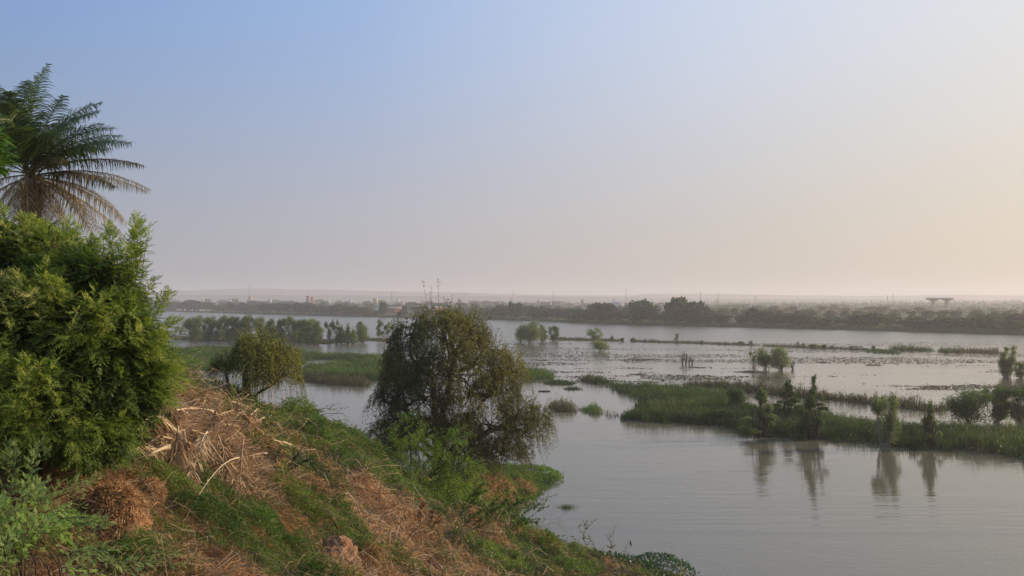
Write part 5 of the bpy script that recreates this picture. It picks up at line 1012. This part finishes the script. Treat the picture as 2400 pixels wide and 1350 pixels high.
# ------------------------------------------------------------------ boulder, earth bluff, log, litter, brush
def drape(c, r, n, mats, par, name, Lr=(.06, .16), up=-.1):
    d = rdir(n * 2, .3); d = d[d[:, 2] > up][:n]; P0 = np.array(c) + d * np.array(r) * 1.02; s = np.linspace(0, 1, 4); L = rs.uniform(Lr[0], Lr[1], len(d)); dn = unit(np.cross(np.cross(d, [0, 0, -1.]), d) + rs.normal(size=d.shape) * .8 + d * .12)
    P = P0[:, None] + dn[:, None] * (L[:, None] * s)[..., None]; q = MB(); q.ribbons(P, rdir(len(d)), np.full((len(d), 4), .008) * rs.uniform(.6, 2, (len(d), 1))); return q.build(name, mats, par)
c = hit(268, 1262); c[2] += .10; t = thing('earth_boulder', c, 'big rounded brown earth boulder with dry weeds draped over its top', 'boulder')
m = MB(); m.blob((.08, 0, -.05), (.44, .44, .60), .42, 3, 64, 44); m.blob((-.2, -.05, -.2), (.30, .34, .46), .5, 14, 40, 28); m.build('boulder', M['clod'], t, True); drape((0.02, -.02, .06), (.44, .42, .60), 12000, M['straw'], t, 'weed_cover', (.03, .11), -.45)
c = hit(352, 1180); t = thing('earth_boulder', c, 'smaller straw-covered hump right behind the big rounded boulder', 'boulder'); m = MB(); m.blob((0, 0, .05), (.24, .26, .30), .2, 9); m.build('boulder', M['clod'], t, True); drape((0, 0, .07), (.25, .27, .31), 3500, M['straw'], t, 'weed_cover', (.03, .10))
c = hit(785, 1320); t = thing('earth_bluff', c, 'bare orange earth block with a shaded hollow painted dark on its left', 'boulder'); m = MB()
m.blob((.15, .1, .0), (.42, .5, .42), .45, 21, 48, 32); m.blob((-.02, .35, .32), (.38, .34, .22), .4, 5, 40, 26); m.blob((.32, -.25, -.25), (.30, .34, .42), .4, 12, 40, 26); m.build('earth', M['clod'], t, True)
m = MB(); m.blob((-.36, .0, .0), (.26, .20, .30), .35, 31, 32, 20); m.build('hollow', M['dark'], t, True)  # near-black lump; its colour stands in for the shade inside the hole
c = hit(700, 1185); c2 = hit(716, 1203); t = thing('cut_log', c, 'short cut log with a pale sawn end pointing right', 'log'); m = MB(); e = c2 - c; e[2] = -.12; e = unit(e) * .75; m.tubes(np.array([[0, 0, .12], e * .5 + [0, 0, .13], e + [0, 0, .12]]), [.055, .06, .06], 12); m.build('bark', M['twig'], t, True)
m = MB(); m.lathe((0, 0, 0), [(.055, 0), (.05, .008), (.001, .009)], 14); o = m.build('sawn_end', M['palefrond'], t); o.location = tuple(e + [0, 0, .12]); o.rotation_euler = Vector(e).to_track_quat('Z', 'Y').to_euler()
for px, py, s_, lab in [(372, 1134, .05, 'small crumpled white paper scrap below the frond heap'), (508, 1022, .035, 'tiny pale scrap caught in the upper frond heap'), (318, 1345, .04, 'pinkish scrap in the dry leaves at the bottom'), (568, 1040, .03, 'tiny pinkish stone-like scrap on the bank right of the heap')]:
    c = hit(px, py); c[2] += .05; m = MB(); a = np.linspace(-1, 1, 5); X, Y = np.meshgrid(a, a); Z = (fbm(X * 3 + px, Y * 3, 2) - .5) * 1.3; V = np.stack([X * s_, Y * s_ * .4, Z * s_ + s_ * .6], -1).reshape(-1, 3); V = np.concatenate([V, V - [0, .004, 0]]); i = np.arange(4)[:, None] * 5; k = np.arange(4)[None]; q = np.stack([i + k, i + k + 1, i + 6 + k, i + 5 + k], -1).reshape(-1, 4)
    m.add(V, np.concatenate([q, q + 25])); o = m.build('scrap', M['paper']); o.location = tuple(c); tag(o, lab, 'litter scrap')
def branchy(name, px, py, tips, label, cat='dry twig', mat='darktwig', r=.012, leafy=None, group=None, dd=None, sub=5, ls=.05):
    b = hit(px, py) if dd is None else atd(px, py, dd); d = b[1]; t = thing(name, b, label, cat, group); m = MB(); f = MB()
    for tx, ty in tips:
        e = atd(tx, ty, d + rs.uniform(-.5, .5)) - b; P, R_ = limb((0, 0, -.15), e, r, r * .3, .10, 10); m.tubes(P, R_, 5); L = np.linalg.norm(e)
        for _ in range(sub):
            k = rs.randint(3, 9); q = P[k] + rs.normal(size=3) * L * .12 + e / L * L * .16; P2, R2 = limb(P[k], q, r * .45, r * .15, .1, 6); m.tubes(P2, R2, 4)
            if leafy:
                n = 34; j = rs.rand(n) * 4.99; a = j.astype(int); Q_ = P2[a] + (P2[a + 1] - P2[a]) * (j - a)[:, None]; l = ls * rs.uniform(.6, 1.3, n); f.leaves(Q_, rdir(n), l, l * .45)
        if leafy:
            n = 90; j = (.25 + .75 * rs.rand(n)) * 8.99; a = j.astype(int); Q_ = P[a] + (P[a + 1] - P[a]) * (j - a)[:, None]; l = ls * rs.uniform(.6, 1.4, n); f.leaves(Q_ + rs.normal(size=Q_.shape) * .02, rdir(n), l, l * .45)
    m.build('twigs', M[mat], t)
    if leafy: f.build('leaves', M[leafy], t)
    return t
branchy('thorn_spray', 1180, 1260, [(1270, 1180), (1288, 1184), (1250, 1168), (1285, 1250), (1262, 1225), (1210, 1150), (1230, 1160)], 'thin leafy thorn sprays reaching out over the water', 'thorn bush', 'darktwig', .018, 'cover', None, None, 7, .10)
branchy('thorn_spray', 1060, 1245, [(1200, 1150), (1180, 1160), (1220, 1170), (1150, 1145), (1130, 1160)], 'arching blue-green thorn branches left of the thin water sprays', 'thorn bush', 'darktwig', .022, 'cover', None, None, 10, .12)
branchy('bare_twig', 1270, 1268, [(1297, 1180), (1275, 1200), (1262, 1230)], 'bare grey twigs standing upright on the green edge, left clump', 'dry twig', 'twig', .012)
branchy('bare_twig', 1292, 1258, [(1345, 1190), (1355, 1234), (1324, 1222)], 'bare grey twigs fanning right over the water, beside the left clump')
branchy('bare_twig', 1400, 1330, [(1402, 1215), (1378, 1250), (1428, 1250), (1345, 1262)], 'thin leafy weed stalks above the bottom green edge', 'weed', 'twig', .012, 'olive', None, None, 5, .09)
branchy('bare_twig', 1458, 1325, [(1444, 1233), (1475, 1260), (1430, 1290)], 'forked bare twig with reddish base at the water edge', 'dry twig', 'twig', .012)
branchy('bare_twig', 1466, 1330, [(1478, 1288), (1470, 1280)], 'short twig carrying the little dark bird', 'dry twig', 'darktwig', .010, None, None, None, 3)
branchy('dead_brush', 640, 1118, [(560, 1078), (700, 1060), (690, 1090), (600, 1070), (660, 1050), (720, 1075), (580, 1130)], 'dark broken brushwood at the right end of the frond heap', 'brushwood', 'bark', .035, 'coverdark', None, None, 8, .05)
branchy('dry_shrub', 905, 1200, [(880, 1150), (925, 1140), (900, 1130), (950, 1170), (860, 1170), (935, 1190)], 'bare tan twiggy shrub below the big weeping tree', 'dry shrub', 'twig', .018, None, None, None, 12)
branchy('dry_shrub', 985, 1240, [(960, 1200), (1010, 1195), (1030, 1215), (940, 1225), (990, 1185)], 'tan twiggy shrub with curled dead leaves in the hollow', 'dry shrub', 'twig', .018, 'litter', None, None, 12, .10)
branchy('dry_shrub', 515, 1010, [(545, 900), (575, 855), (530, 940), (600, 920)], 'pale thin stems rising before the small weeping tree', 'dry stem', 'twig', .014, 'vine', None, None, 3, .05)
branchy('dry_shrub', 400, 1310, [(340, 1170), (370, 1190), (280, 1260), (410, 1350)], 'long looping pale stems crossing in front of the big boulder', 'dry stem', 'twig', .006)
branchy('dry_shrub', 700, 985, [(760, 965), (790, 960), (740, 955), (800, 985)], 'thin leafy twigs arching over the bank crest in the gap', 'twig', 'darktwig', .012, 'cover', None, None, 4, .07)
# the bird
bb = atd(1478, 1278, hit(1466, 1330)[1]); t = thing('bird', bb, 'tiny dark bird perched upright on a thin twig over the water', 'bird'); m = MB()
P = np.array([[.0, 0, -.02], [.01, 0, .05], [.005, 0, .12], [-.01, 0, .18], [-.03, 0, .22]]); m.tubes(P, [.02, .05, .055, .035, .03], 10); m.blob((-.03, 0, .235), (.036, .032, .034), .05); m.build('body', M['bird'], t, True)
m = MB(); m.tubes(np.array([[-.055, 0, .235], [-.10, 0, .232]]), [.010, .002], 6); m.build('beak', M['bird'], t); m = MB(); m.tubes(np.array([[.01, 0, .02], [.05, 0, -.12]]), [.022, .010], 6); m.build('tail', M['bird'], t)
